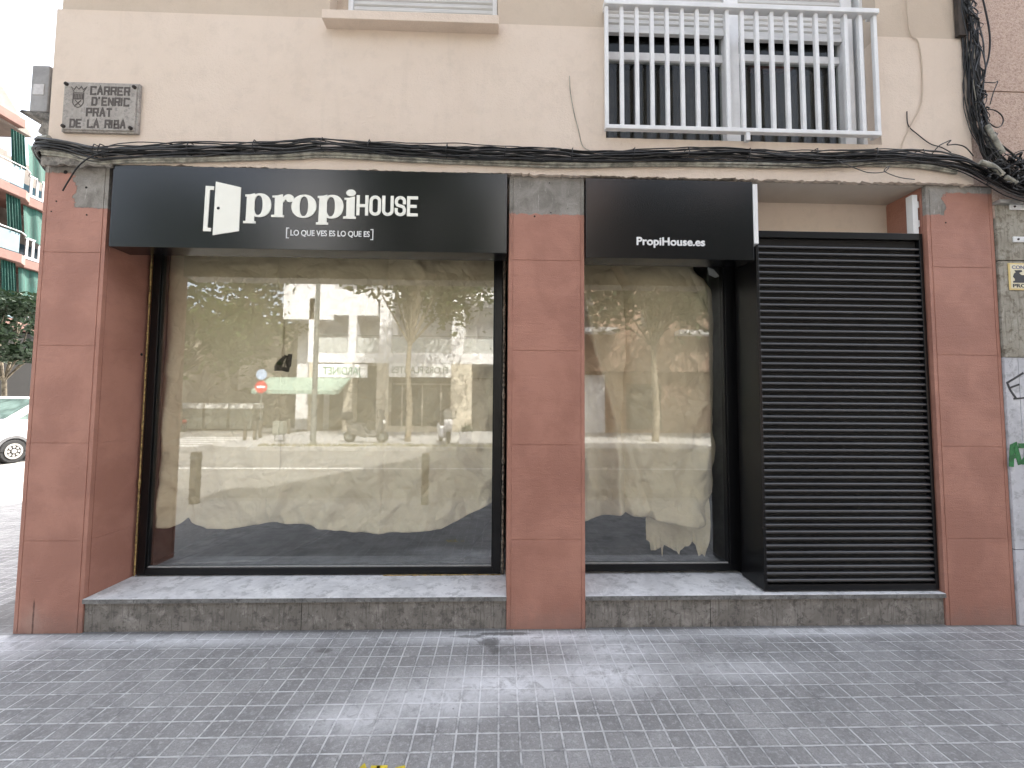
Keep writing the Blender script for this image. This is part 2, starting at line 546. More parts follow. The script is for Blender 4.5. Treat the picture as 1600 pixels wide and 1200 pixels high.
M_KRAFT0 = mat('kraft_paper', (.73, .625, .445), .72, .05, 3, bump=.12, bscale=140, spec=.25)
def kraft():
    m = M_KRAFT0
    nt = m.node_tree
    b = nt.nodes['Principled BSDF']
    co = nd(nt, 'ShaderNodeTexCoord').outputs['Object']
    dn = nd(nt, 'ShaderNodeTexNoise', {'Vector': co, 'Scale': 4.0, 'Detail': 3}).outputs['Color']
    wc = nd(nt, 'ShaderNodeVectorMath', {0: co, 1: nd(nt, 'ShaderNodeVectorMath', {0: dn, 1: (.16, .16, .16)}, operation='MULTIPLY').outputs[0]}, operation='ADD').outputs[0]
    h = None
    for sc, wgt in ((2.6, 1.0), (6.0, .45), (14.0, .16)):
        vo = nd(nt, 'ShaderNodeTexNoise', {'Vector': wc, 'Scale': sc, 'Detail': 1.0}).outputs[0]
        t = math_(nt, 'MULTIPLY', math_(nt, 'ABSOLUTE', math_(nt, 'SUBTRACT', vo, .5)), wgt*4)
        h = t if h is None else math_(nt, 'ADD', h, t)
    bp = nd(nt, 'ShaderNodeBump', {'Height': h, 'Strength': .42, 'Distance': .05})
    nt.links.new(bp.outputs[0], b.inputs['Normal'])
    return m
M_KRAFT = kraft()
M_CABLE = mat('black_cable_sheath', (.016, .016, .017), .45, .3, 12)
M_CABLEG = mat('grey_cable_sheath', (.10, .10, .10), .55, .2, 12)
M_PIPE = mat('dirty_pale_conduit', (.42, .40, .33), .6, .3, 14)
M_PLAQ = stone_mat('grey_plaque_stone', (.375, .345, .31), (.315, .288, .258), (.21, .192, .18), (.43, .41, .38), 2.0)
M_ENGR = mat('engraved_grey_lettering', (.10, .085, .075), .8, .15, 20)
M_BOLT = mat('rusty_iron', (.05, .035, .028), .7, .3, 40)
M_GLASS = glass_mat('shop_glass', .12, (.97, .98, .97))
M_WGLASS = glass_mat('window_glass', .015, (.85, .87, .86))
M_FOAM = mat('yellow_foam', (.55, .38, .14), .8, .35, 40, bump=.6, bscale=80)
M_ROOMF = mat('dusty_concrete_floor', (.30, .305, .31), .55, .3, 5, bump=.1)
M_ROOMW = mat('grey_room_wall', (.20, .195, .19), .9, .2, 3)
M_ASPH = mat('asphalt', (.19, .185, .175), .85, .15, 2, bump=.5, bscale=200)
M_KERB = mat('granite_kerb', (.33, .325, .31), .8, .2, 9, bump=.3, bscale=120)
M_MARK = mat('white_road_paint', (.68, .68, .66), .7, .15, 6)
M_DARK = mat('dark_room', (.012, .011, .010), .9, .1, 2)

# ------------------------------------------------------------------ ground
def arc(cx, cy, r, a0, a1, n=8):
    return [(cx+r*math.cos(R(a0+(a1-a0)*i/n)), cy+r*math.sin(R(a0+(a1-a0)*i/n))) for i in range(n+1)]
rd = MB()
rd.add([(-300, -300, -.13), (300, -300, -.13), (300, 300, -.13), (-300, 300, -.13)], [(0, 1, 2, 3)])
struct(rd.build('road', M_ASPH))
def pavement(poly_out, poly_in, name, kname):
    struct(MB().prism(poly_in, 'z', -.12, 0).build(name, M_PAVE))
    struct(MB().ring(poly_out, poly_in, 'z', (-.125, .004)).build(kname, M_KERB))
o_ = [(40, -3.2)] + [(40, 60)] + [(-8.2, 60)] + arc(-6.7, -1.7, 1.5, 180, 270)
i_ = [(40, -3.05)] + [(40, 60)] + [(-8.05, 60)] + arc(-6.7, -1.7, 1.35, 180, 270)
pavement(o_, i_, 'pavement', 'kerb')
o_ = arc(-9.3, -13.2, 2.0, 180, 90) + [(40, -11.2), (40, -60), (-11.3, -60)]
i_ = arc(-9.3, -13.2, 1.85, 180, 90) + [(40, -11.35), (40, -60), (-11.15, -60)]
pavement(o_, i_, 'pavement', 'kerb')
o_ = [(-16.2, 60), (-60, 60), (-60, 4), (-16.2, 4)]
i_ = [(-16.35, 59.8), (-59.8, 59.8), (-59.8, 4.15), (-16.35, 4.15)]
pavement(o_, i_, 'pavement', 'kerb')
zb = MB()
for k in range(5):
    y0 = -12.6-k*1.0
    zb.add([(-15.6, y0-.45, -.126), (-11.9, y0-.45, -.126), (-11.9, y0, -.126), (-15.6, y0, -.126)], [(0, 1, 2, 3)])
struct(zb.build('zebra_crossing', M_MARK))
# narrow lane line parallel to the kerb
struct(MB().box(-60, 60, -7.25, -7.13, -.129, -.126).build('road_line', M_MARK))
# yellow paint left on the pavement by the camera
yp = MB()
for pts, w in (([(-.60, -1.085), (-.575, -1.045), (-.55, -1.085)], .018), ([(-.535, -1.05), (-.48, -1.05)], .016), ([(-.51, -1.05), (-.505, -1.10)], .014), ([(-.425, -1.06), (-.405, -1.055)], .02)):
    i0 = len(yp.v)
    yp.ribbon(pts, w, 0, .001)
    for q in yp.v[i0:]:
        q.x, q.y, q.z = q.x, q.z-.010, .003+(-q.y if q.y < 0 else -q.y)
tag(yp.build('paint_mark', mat('yellow_marking_paint', (.75, .58, .04), .6, .2, 30)), 'small yellow paint mark sprayed on the grey pavement tiles', 'paint mark')

# ------------------------------------------------------------------ the corner building
B = thing('apartment_building', 'cream plastered corner building with brown pillars and the papered shopfront', 'building')
WX0, WX1, WY = -3.225, 3.56, -.03
w = MB()
# jagged lower edge of the plaster
xs = [WX0 + (WX1-WX0)*i/500 for i in range(501)]
low = []
for x in xs:
    z = 3.247 + .008*noise.noise((x*5, 1.3, 0)) + .016*noise.noise((x*19, 4.1, 0)) + .012*noise.noise((x*60, 0, 2))
    if x < -2.75:
        z -= .0
    low.append((x, z))
w.prism(low + [(WX1, 3.30), (WX0, 3.30)], 'y', WY, .0)
w.box(WX0, WX1, WY, .25, 3.30, 3.537)
w.box(WX0, .765, WY, .25, 3.537, 4.395)
w.box(2.86, WX1, WY, .25, 3.537, 4.395)
w.box(WX0, -3.0, .25, 12, 3.27, 6.2)
w.build('wall', M_PLASTER, B)
w = MB()
w.box(WX0+.03, -1.285, WY+.006, .25, 4.395, 6.2)
w.box(-.045, .765, WY+.006, .25, 4.395, 6.2)
w.box(2.86, WX1-.01, WY+.006, .25, 4.395, 6.2)
w.box(-1.285, -.045, WY+.006, .25, 5.8, 6.2)
w.box(.765, 2.86, WY+.006, .25, 5.8, 6.2)
w.build('upper_wall', M_PLASTER2, B)
# soffit slab, unseen low roof, unseen upper block cut for its shadow
MB().box(-3.20, 3.70, .02, 6.3, 3.252, 3.46).build('floor_slab', M_SOFFIT, B)
MB().box(-3.22, 3.55, .25, 12, 6.05, 6.19).build('added_low_roof', M_KERB, B)  # invented low roof, so sun reaches the street past it
MB().prism([(2.3, .9), (3.56, .9), (3.56, 13), (-3.2, 13)], 'z', 6.19, 14).build('shadow_block', M_PLASTER2, B)  # added out of view, diagonal side shapes the shadow edge on the road
w = MB()
w.box(-3.26, -2.98, .5, 12, 0, 3.27)
w.build('side_wall', pillar_mat('brown_paint_side', 9), B)

# pillars: rendered courses with thin joints and a bead along each arris
JO = [0, .612, 1.276, 1.952, 2.617, 3.24]
def pillar(x0, x1, m, holes):
    p = MB()
    p.box(x0+.004, x1-.004, .0038, .5, 0, 3.25)
    for a, b in zip(JO, JO[1:]):
        p.box(x0+.030, x1-.030, 0, .004+.02, a+(.0018 if a else 0), b-.0018)
        p.box(x0, x0+.0255, 0.001, .028, a, b)
        p.box(x1-.0255, x1, 0.001, .028, a, b)
        p.box(x0, x0+.02, .034, .5, a+(.0012 if a else 0), b-.0012)
        p.box(x1-.02, x1, .034, .5, a+(.0012 if a else 0), b-.0012)
    o = p.build('pillar', m, B, bevel=.0012)
    for hx, hz, r in holes:
        MB().disc((hx, hz), r, 'y', (-.0015, .003), 9).build('drill_hole', M_DARK, o)
    return o
pillar(-3.262, -2.815, pillar_mat('brown_paint_left', 2.94, -3.045, 1, -3.135), [(-2.97, 3.09, .008), (-3.17, 2.985, .006), (-3.20, 2.91, .005), (-2.955, 2.89, .006), (-3.12, 3.20, .014)])
pillar(.054, .607, pillar_mat('brown_paint_middle', 2.962), [(.24, 2.945, .007), (.36, 2.975, .005), (.35, 3.20, .005)])
pillar(3.214, 3.735, pillar_mat('brown_paint_right', 3.02, 3.36, -1), [(3.36, 2.96, .006)])

# ledges
for x0, x1 in ((-2.814, .053), (.608, 3.213)):
    lb = MB()
    lb.box(x0+.001, x1-.001, .012, .36, 0, .195)
    base = lb.build('ledge_base', M_LEDGEB, B, bevel=.003)
    sl_ = MB().box(x0, x1, -.006, .46, .1955, .2265).build('ledge_slab', M_LEDGE, B, bevel=.002)
    MB().box(x0+.001, x1-.001, -.0085, -.0065, .1965, .2245).build('nosing', M_NOSE, sl_)
for jx in (-1.36, -1.9+3.4):
    MB().box(jx, jx+.003, .0105, .0122, 0, .195).build('ledge_joint', M_DARK, B)

# interior of the shop
w = MB()
w.box(-2.98, 2.05, .46, 6.2, .13, .225)
w.build('shop_floor', M_ROOMF, B)
w = MB()
w.box(-2.98, 2.05, 6.0, 6.2, .225, 3.25)
w.box(-2.98, -2.9, .5, 6.0, .225, 3.25)
w.box(1.97, 2.05, .40, 6.0, .225, 3.25)
w.build('shop_wall', M_ROOMW, B)
w = MB()
w.box(1.9385, 3.22, .312, .40, .2265, 3.252)
w.build('recess_back_wall', M_PLASTER, B)
MB().box(1.9385, 3.22, .296, .3115, 2.80, 2.925).build('recess_skirting', M_WHITE, B)

# shop windows
def shop_window(x0, x1, z0, z1, fw, y=.355, right=None, foam=()):
    r = right or fw
    fr = MB()
    fr.box(x0, x0+fw, y, y+.07, z0, z1)
    fr.box(x1-r, x1, y, y+.07, z0, z1)
    fr.box(x0+fw, x1-r, y, y+.07, z0, z0+.052)
    fr.box(x0+fw, x1-r, y, y+.07, z1-.05, z1)
    # glazing bead steps
    fr.box(x0+fw, x0+fw+.012, y+.012, y+.06, z0+.052, z1-.05)
    fr.box(x1-r-.012, x1-r, y+.012, y+.06, z0+.052, z1-.05)
    o = fr.build('shop_window', M_BLACK, B, bevel=.003)
    MB().box(x0+fw, x1-r, y+.026, y+.027, z0+.052, z1-.05).build('pane', M_GLASS, o)
    g = MB()
    g.box(x0+fw+.012, x1-r-.012, y+.012, y+.026, z0+.0525, z0+.062)
    g.build('glazing_seal', mat('grey_seal', (.35, .35, .34), .5, .1, 30), o)
    return o
wl = shop_window(-2.778, .012, .236, 2.95, .062)
wr = shop_window(.6085, 1.935, .250, 2.95, .010, right=.085)
MB().disc((.338, 1.935), .011, 'x', (-2.8155, -2.8135), 10).build('drill_hole', M_DARK, B)
def foam_line(pts, r, parent, m=M_FOAM):
    f = MB()
    P = []
    for a, b in zip(pts, pts[1:]):
        n = max(2, int((Vector(b)-Vector(a)).length/.02))
        P += [Vector(a).lerp(Vector(b), i/n) for i in range(n)]
    P.append(Vector(pts[-1]))
    rs = [r*(.75+1.1*max(0, noise.noise((p.x*30, p.z*23, 3)))+.3*noise.noise((p.z*80, p.x*80, 0))) for p in P]
    P = [p+Vector((.004*noise.noise((p.z*25, 1, 0)), 0, .003*noise.noise((p.x*25, 7, 0)))) for p in P]
    f.tube(P, rs, 6)
    return f.build('foam_seal', m, parent)
foam_line([(-2.787, .350, .235), (-2.787, .350, 2.75)], .0065, wl)
foam_line([(-.9, .348, .231), (.012, .348, .231)], .0045, wl)
foam_line([(.026, .350, .235), (.026, .350, 2.75)], .012, wl, mat('old_mortar', (.30, .25, .19), .9, .5, 40, bump=.8))

# louvred door of the meter cupboard
LX0, LX1, LZ0, LZ1, LY = 1.908, 3.205, .236, 2.885, .028
lf = MB()
lf.box(LX0, LX0+.022, LY, .30, LZ0, LZ1-.02)
lf.box(LX1-.026, LX1, LY, .07, LZ0, LZ1)
lf.box(LX0+.022, LX1-.026, LY, .07, LZ1-.050, LZ1)
lf.box(LX0+.022, LX1-.026, LY, .07, LZ0, LZ0+.045)
lf.box(LX0, LX1, .07, .28, LZ1-.045, LZ1-.03)
lv = lf.build('louvred_door', M_BLACK, B, bevel=.003)
sl = MB()
pitch = .0492
nsl = 51
for k in range(nsl):
    z = LZ0+.058+k*pitch
    prof = [(LY+.060, z+.036), (LY+.026, z+.0255), (LY+.014, z+.0225), (LY+.0075, z+.018), (LY+.004, z+.011), (LY+.005, z+.005), (LY+.009, z+.001), (LY+.015, z+.0005), (LY+.060, z+.012)]
    sl.prism(prof, 'x', LX0+.0225, LX1-.0265, smooth=True)
o = sl.build('slats', M_BLACKSAT, lv)
md = o.modifiers.new('edge', 'EDGE_SPLIT')
md.split_angle = R(60)
MB().box(LX0+.0225, LX1-.0265, .062, .066, LZ0, LZ1-.05).build('backing_sheet', M_DARK, lv)
# black return panel between the glass and the cupboard
MB().box(1.9355, 1.938, .29, .41, .23, 3.24).build('jamb_panel', M_BLACK, B)

# upper window with lowered shutter
uw = MB()
uw.box(-1.20, -1.165, .10, .17, 4.37, 5.8)
uw.box(-.085, -.05, .10, .17, 4.37, 5.8)
uw.box(-1.165, -.085, .10, .17, 5.75, 5.8)
uo = uw.build('upper_window', M_RAIL, B, bevel=.003)
sh = MB()
def shutter_slats(mb, x0, x1, z0, z1, y):
    z = z0
    while z < z1:
        mb.prism([(y, z), (y-.008, z+.010), (y-.008, z+.034), (y, z+.044), (y+.008, z+.044), (y+.008, z)], 'x', x0, x1)
        z += .045
shutter_slats(sh, -1.165, -.085, 4.385, 5.74, .125)
sh.build('shutter', M_SHUT, uo, bevel=.002)
for sx in (-.99, -.26):
    MB().box(sx-.008, sx+.008, .095, .117, 4.40, 4.435).build('shutter_stop', mat('grey_rubber', (.12, .11, .10), .7, .1, 20), uo)
MB().box(-1.30, -.035, -.115, .1, 4.312, 4.378).build('sill', M_PLASTER, B, bevel=.004)
MB().box(-1.285, -1.20, .10, .25, 4.38, 5.8).build('reveal', M_PLASTER2, B)

# balcony window with half-raised shutter, dark room and curtains
bw = MB()
bw.box(.765, .80, .10, .17, 3.54, 5.8)
bw.box(1.745, 1.855, .09, .18, 3.54, 5.8)
bw.box(2.70, 2.79, .10, .17, 3.54, 5.8)
bw.box(2.83, 2.86, .08, .17, 3.54, 5.8)
bw.box(.80, 1.745, .13, .17, 4.29, 4.355)
bw.box(1.855, 2.70, .13, .17, 4.31, 4.37)
bw.box(.80, 1.745, .13, .17, 3.60, 3.635)
bw.box(1.855, 2.70, .13, .17, 3.60, 3.635)
bo = bw.build('balcony_window', M_RAIL, B, bevel=.003)
sh = MB()
shutter_slats(sh, .80, 1.744, 4.52, 5.79, .115)
shutter_slats(sh, 1.856, 2.70, 4.50, 5.79, .115)
sh.box(.80, 1.744, .098, .13, 4.485, 4.525)
sh.box(1.856, 2.70, .098, .13, 4.465, 4.505)
sh.build('shutter', M_SHUT, bo, bevel=.002)
MB().box(.80, 1.745, .148, .149, 3.635, 4.6).box(1.855, 2.70, .148, .149, 3.635, 4.6).build('pane', M_WGLASS, bo)
cu = MB()
def curtain(mb, x0, x1, z0, z1, y, ph):
    n = 60
    vs, fs = [], []
    for i in range(n+1):
        x = x0+(x1-x0)*i/n
        yy = y+.025*math.sin(i*.9+ph)+.012*math.sin(i*2.3+ph)
        vs += [(x, yy, z0), (x, yy, z1)]
    for i in range(n):
        fs.append((2*i, 2*i+2, 2*i+3, 2*i+1))
    mb.add(vs, fs, True)
curtain(cu, .78, 1.75, 3.60, 4.34, .27, 0)
curtain(cu, 1.85, 2.86, 3.60, 4.34, .27, 2)
cu.build('curtain', mat('brown_curtain', (.085, .07, .06), .9, .2, 4), bo)
ch = MB()
ch.box(.70, 2.95, .45, .50, 3.5, 5.9)
ch.box(.70, .764, .25, .45, 3.5, 5.9)
ch.box(2.861, 2.95, .25, .45, 3.5, 5.9)
ch.box(.70, 2.95, .25, .45, 5.81, 5.9)
ch.box(.70, 2.95, .19, .45, 3.5, 3.536)
ch.build('dark_room', M_DARK, B)
MB().box(2.08, 2.42, .26, .34, 4.37, 4.44).build('flower_box', mat('pink_fabric', (.35, .15, .14), .9, .5, 25), B)

# balcony railing
ra = MB()
ra.box(.738, 2.805, -.112, -.056, 4.500, 4.537)
ra.box(.743, 2.795, -.100, -.062, 3.562, 3.593)
ra.box(.745, .775, -.056, -.031, 4.505, 4.530)
ra.box(2.77, 2.80, -.056, -.031, 4.505, 4.530)
ra.box(2.765, 2.79, -.062, -.031, 3.565, 3.590)
ra.box(1.78, 1.81, -.098, -.064, 3.50, 3.5615)
rail = ra.build('balcony_railing', M_RAIL, B, bevel=.004)
bal0 = None
for k in range(19):
    bx = .757+k*(2.785-.757)/18
    if bal0 is None:
        bal0 = MB().box(bx-.0135, bx+.0135, -.0945, -.0675, 3.5935, 4.4995).build('baluster', M_RAIL, rail, bevel=.003)
    else:
        c = bal0.copy()
        COL.objects.link(c)
        c.parent = rail
        c.location = (bx-.757, 0, 0)

# lump of mortar left on top of the cupboard
lm = bmesh.new()
bmesh.ops.create_icosphere(lm, subdivisions=3, radius=.045)
for v in lm.verts:
    v.co *= 1+.35*noise.noise(v.co*30)
    v.co.z = max(v.co.z*.95, -.01)
me = bpy.data.meshes.new('mortar_lump')
lm.to_mesh(me)
me.materials.append(mat('grey_mortar', (.30, .275, .24), .95, .3, 30, bump=.6))
o = bpy.data.objects.new('mortar_lump', me)
COL.objects.link(o)
o.location = (2.19, .16, 2.885)
tag(o, 'grey lump of mortar left on top of the black louvred cupboard', 'mortar')

# ------------------------------------------------------------------ shop signs
YS = -.035
def sign_panel(name, label, x0, x1, z0, z1):
    t = thing(name, label, 'sign', ((x0+x1)/2, YS, z0))
    p = MB()
    p.box(x0, x1, YS, YS+.003, z0, z1)
    p.box(x0, x1, YS+.003, .13, z0, z0+.004)
    p.box(x0, x1, YS+.003, .13, z1-.004, z1)
    p.box(x0, x0+.004, YS+.003, .13, z0+.004, z1-.004)
    p.box(x1-.004, x1, YS+.003, .13, z0+.004, z1-.004)
    p.build('panel', M_SIGNP, t, bevel=.002)
    bk = MB()
    bk.box(x0+.004, x1-.004, .10, .13, z0+.004, z1-.004)
    bk.build('back_plate', M_BLACK, t)
    return t
s1 = sign_panel('shop_sign', 'long black sign with ivory open-door logo and large white lettering over the wide window', -2.756, .036, 2.652, 3.242)
# artwork drawn in the units of a flat drawing (u right, v down), a unit = .743 mm
def AX(u): return -1.827+(u-510)*.000743
def AZ(u, v): return 2.884-(v-440-.0225*(u-550))*.000743
def A(u, v): return (AX(u), AZ(u, v))
def A2(u, v): return A(u+.048*(v-360), v)
dr = MB()
dr.prism([A2(240, 98), A2(475, 155), A2(452, 583), A2(208, 622)], 'y', YS-.006, YS)
d_ = dr.build('door_logo', M_LETTER, s1)
MB().disc(A(263, 360), .010, 'y', (YS-.008, YS-.005), 12).build('door_knob', M_SIGNP, d_)
fr = MB()
fr.prism([A2(145, 140), A2(222, 145), A2(220, 180), A2(184, 178), A2(158, 550), A2(192, 552), A2(190, 585), A2(118, 582)], 'y', YS-.006, YS)
fr.build('door_frame_logo', M_LETTER, s1)
def ell(cu, cv, ru, rv, n=40, p=2.0):
    o = []
    for i in range(n):
        a = 2*math.pi*i/n
        c, s = math.cos(a), math.sin(a)
        o.append(A(cu+ru*math.copysign(abs(c)**(2/p), c), cv+rv*math.copysign(abs(s)**(2/p), s)))
    return o
def letter(name, build):
    m = MB()
    build(m)
    m.build('letter', M_LETTER, s1)
def SK(u): return .0225*(u-550)
def poly(m, pts, d=.006):
    m.prism([A(u, v+SK(u)) for u, v in pts], 'y', YS-d, YS)
def letter_p(u0):
    def f(m):
        cu = u0+148
        m.ring(ell(cu, 328+SK(cu), 108, 117, 44, 2.15), ell(cu-12, 328+SK(cu), 40, 96, 44, 2.3), 'y', (YS-.0055, YS))
        poly(m, [(u0+10, 226), (u0+60, 222), (u0+98, 212), (u0+100, 484), (u0+115, 486), (u0+115, 507), (u0, 507), (u0, 486), (u0+22, 484), (u0+26, 246), (u0+10, 244)])
    return f
letter('p', letter_p(500))
letter('p', letter_p(1185))
def letter_r(m):
    poly(m, [(765, 232), (815, 228), (862, 216), (866, 262), (866, 418), (880, 421), (880, 442), (760, 442), (760, 421), (790, 418), (790, 250), (765, 248)])
    arcp = []
    for a in range(180, 361, 15):
        arcp.append((918+58*math.cos(R(a)), 272+58*math.sin(R(a))))
    inn = []
    for a in range(345, 175, -15):
        inn.append((912+34*math.cos(R(a))-10, 290+34*math.sin(R(a))))
    poly(m, arcp+[(960, 290)]+inn[:3]+[(900, 250), (866, 300), (862, 300)], .0052)
    m.prism(ell(928, 258+SK(928), 34, 34, 24), 'y', YS-.0058, YS)
letter('r', letter_r)
letter('o', lambda m: m.ring(ell(1066, 330+SK(1066), 118, 115, 44, 2.1), ell(1066, 330+SK(1066), 41, 97, 44, 2.3), 'y', (YS-.006, YS)))
def letter_i(m):
    m.prism(ell(1510, 188+SK(1510), 46, 33, 28), 'y', YS-.006, YS)
    poly(m, [(1450, 240), (1500, 236), (1548, 222), (1548, 420), (1562, 422), (1562, 444), (1442, 444), (1442, 422), (1470, 420), (1470, 258), (1450, 256)])
letter('i', letter_i)
# condensed capitals, drawn as strokes: unit square heights
def stroke_word(parent, name, glyphs, x, z0, h, wd, gap, sw, y, m, slant=0):
    for g in glyphs:
        mb = MB()
        ww = wd*g[0]
        for k, st in enumerate(g[1]):
            mb.ribbon([(x+sw/2+a*(ww-sw), z0+sw/2+b*(h-sw)) for a, b in st], sw, y-.0003*k, .005)
        mb.build('letter', m, parent)
        x += ww+gap
def rr(a0, b0, a1, b1, r, rv, steps=4, start=0, end=4):
    pts = []
    cs = [(a1-r, b1-rv, 0), (a0+r, b1-rv, 90), (a0+r, b0+rv, 180), (a1-r, b0+rv, 270)]
    for cxx, czz, an in cs[start:end]:
        for i in range(steps+1):
            t = R(an+90*i/steps)
            pts.append((cxx+r*math.cos(t), czz+rv*math.sin(t)))
    return pts
oo = rr(0, 0, 1, 1, .5, .22)
HOUSE = [(1, [[(0, 0), (0, 1)], [(1, 0), (1, 1)], [(0, .48), (1, .48)]]),
         (.98, [oo+[oo[0]]]),
         (.98, [[(0, 1)]+[(p[0], p[1]) for p in rr(0, 0, 1, 1, .5, .22, 4, 2, 4)]+[(1, 1)]]),
         (.95, [[(1, .70), (1, .80)]+rr(0, 0, 1, 1, .5, .2, 4, 0, 2)[1:]+[(0, .68), (.12, .57), (.88, .45), (1, .33), (1, .2)]+[(p[0], p[1]) for p in rr(0, 0, 1, 1, .5, .2, 4, 2, 4)][::-1][1:]+[(0, .30)]]),
         (.93, [[(0, 0), (0, 1)], [(0, 1), (1, 1)], [(0, .5), (.85, .5)], [(0, 0), (1, 0)]])]
stroke_word(s1, 'house', HOUSE, -1.043, 2.908, .148, .084, .0078, .022, YS-.005, M_LETTER)
sg = text_mesh('LO QUE VES ES LO QUE ES', -1.502, -.945, 2.752, 2.794, YS, bold=.014)
sg.build('slogan', M_WHITE, s1)
br_ = MB()
br_.ribbon([(-1.516, 2.806), (-1.530, 2.806), (-1.530, 2.735), (-1.516, 2.735)], .006, YS-.003, .003)
br_.build('bracket_mark', M_WHITE, s1)
br_ = MB()
br_.ribbon([(-.936, 2.806), (-.922, 2.806), (-.922, 2.733), (-.936, 2.733)], .006, YS-.003, .003)
br_.build('bracket_mark', M_WHITE, s1)
s2 = sign_panel('shop_sign', 'shorter black sign with small white web address over the narrow window', .613, 1.853, 2.633, 3.224)
text_mesh('PropiHouse.es', .983, 1.487, 2.729, 2.789, YS, bold=.018, keep=True).build('lettering', M_WHITE, s2)
# white upright profiles left beside the recess
tag(MB().box(1.8545, 1.888, -.04, .02, 2.755, 3.205).build('metal_strip', M_WHITE, bevel=.002, loc=(1.87, -.04, 2.755)), 'white upright metal strip at the right end of the web address sign', 'bracket')
tag(MB().box(3.150, 3.192, .04, .09, 2.888, 3.195).box(3.192, 3.2135, .05, .08, 2.95, 3.0).box(3.192, 3.2135, .05, .08, 3.1, 3.15).build('metal_strip', M_WHITE, bevel=.002, loc=(3.19, .05, 2.88)), 'white upright metal strip fixed to the brown side of the open recess', 'bracket')

# ------------------------------------------------------------------ street name plaque
pq = thing('street_plaque', 'weathered grey stone street name plaque bolted high on the cream wall', 'sign', (-2.853, -.03, 3.463))
p = MB()
p.box(-3.114, -2.592, -.052, -.0302, 3.464, 3.832)
p.box(-3.102, -2.604, -.060, -.052, 3.476, 3.820)
p.build('stone_slab', M_PLAQ, pq, bevel=.006)
for bx, bz in ((-3.088, 3.806), (-2.618, 3.796), (-3.09, 3.497), (-2.628, 3.494)):
    b_ = MB().disc((bx, bz), .013, 'y', (-.070, -.060), 10)
    b_.disc((bx, bz), .006, 'y', (-.075, -.070), 8)
    b_.build('bolt', M_BOLT, pq)
GL = {'C': [[(1, .88), (1, 1), (0, 1), (0, 0), (1, 0), (1, .12)]], 'A': [[(0, 0), (.22, .6), (.5, 1), (.78, .6), (1, 0)], [(.2, .4), (.8, .4)]],
      'R': [[(0, 0), (0, 1)], [(0, 1), (1, 1), (1, .5), (0, .5)], [(.75, .5), (1, 0)]], 'E': [[(1, 1), (0, 1), (0, 0), (1, 0)], [(0, .5), (.8, .5)]],
      'D': [[(0, 0), (0, 1), (.8, 1), (1, .8), (1, .2), (.8, 0), (0, 0)]], "'": [[(.2, 1.1), (.1, .9)]], 'N': [[(0, 0), (0, 1)], [(0, 1), (1, 0)], [(1, 0), (1, 1)]],
      'I': [[(.0, 0), (.0, 1)]], 'P': [[(0, 0), (0, 1)], [(0, 1), (1, 1), (1, .5), (0, .5)]], 'T': [[(0, 1), (1, 1)], [(.5, 1), (.5, 0)]],
      'L': [[(0, 1), (0, 0), (1, 0), (1, .15)]], 'B': [[(0, 0), (0, 1), (.85, 1), (.85, .5), (0, .5)], [(.85, .5), (1, .45), (1, 0), (0, 0)]]}
def carve(txt, x0, x1, z0, z1):
    ws = {'I': .12, "'": .25, ' ': .55}
    gap = .42
    tot = sum(ws.get(c, .8) for c in txt)+gap*(len(txt)-1)
    un = (x1-x0)/tot
    x = x0
    mb = MB()
    for c in txt:
        ww = ws.get(c, .8)*un
        for k, st in enumerate(GL.get(c, [])):
            mb.ribbon([(x+a*ww, z0+b*(z1-z0)) for a, b in st], .0135, -.0605-.0003*k, .003, cap=.004)
        x += ww+gap*un
    mb.build('lettering', M_ENGR, pq)
carve('CARRER', -2.918, -2.655, 3.738, 3.792)
carve("D'ENRIC", -2.905, -2.655, 3.660, 3.712)
carve('PRAT', -2.938, -2.770, 3.578, 3.632)
carve('DE LA RIBA', -3.046, -2.672, 3.495, 3.548)
cr = MB()
cx, cz = -3.003, 3.70
cr.ribbon([(cx-.036, cz+.045), (cx-.036, cz-.03), (cx-.02, cz-.055), (cx, cz-.062), (cx+.02, cz-.055), (cx+.036, cz-.03), (cx+.036, cz+.045), (cx-.036, cz+.045)], .006, -.0612, .003)
for k in range(6):
    xx = cx-.028+k*.0112
    cr.ribbon([(xx, cz+.038), (xx, cz+.004)], .007, -.0615, .003, 0)
cr.ribbon([(cx-.034, cz), (cx+.034, cz)], .006, -.0618, .003, 0)
cr.ribbon([(cx-.018, cz-.012), (cx+.016, cz-.046)], .006, -.062, .003)
cr.ribbon([(cx+.018, cz-.012), (cx-.016, cz-.046)], .006, -.0623, .003)
cr.ribbon([(cx-.033, cz+.054), (cx-.052, cz+.088), (cx-.03, cz+.07), (cx-.018, cz+.092), (cx, cz+.072), (cx+.018, cz+.092), (cx+.03, cz+.07), (cx+.052, cz+.088), (cx+.033, cz+.054)], .005, -.0618, .003)
cr.build('crest', M_ENGR, pq)

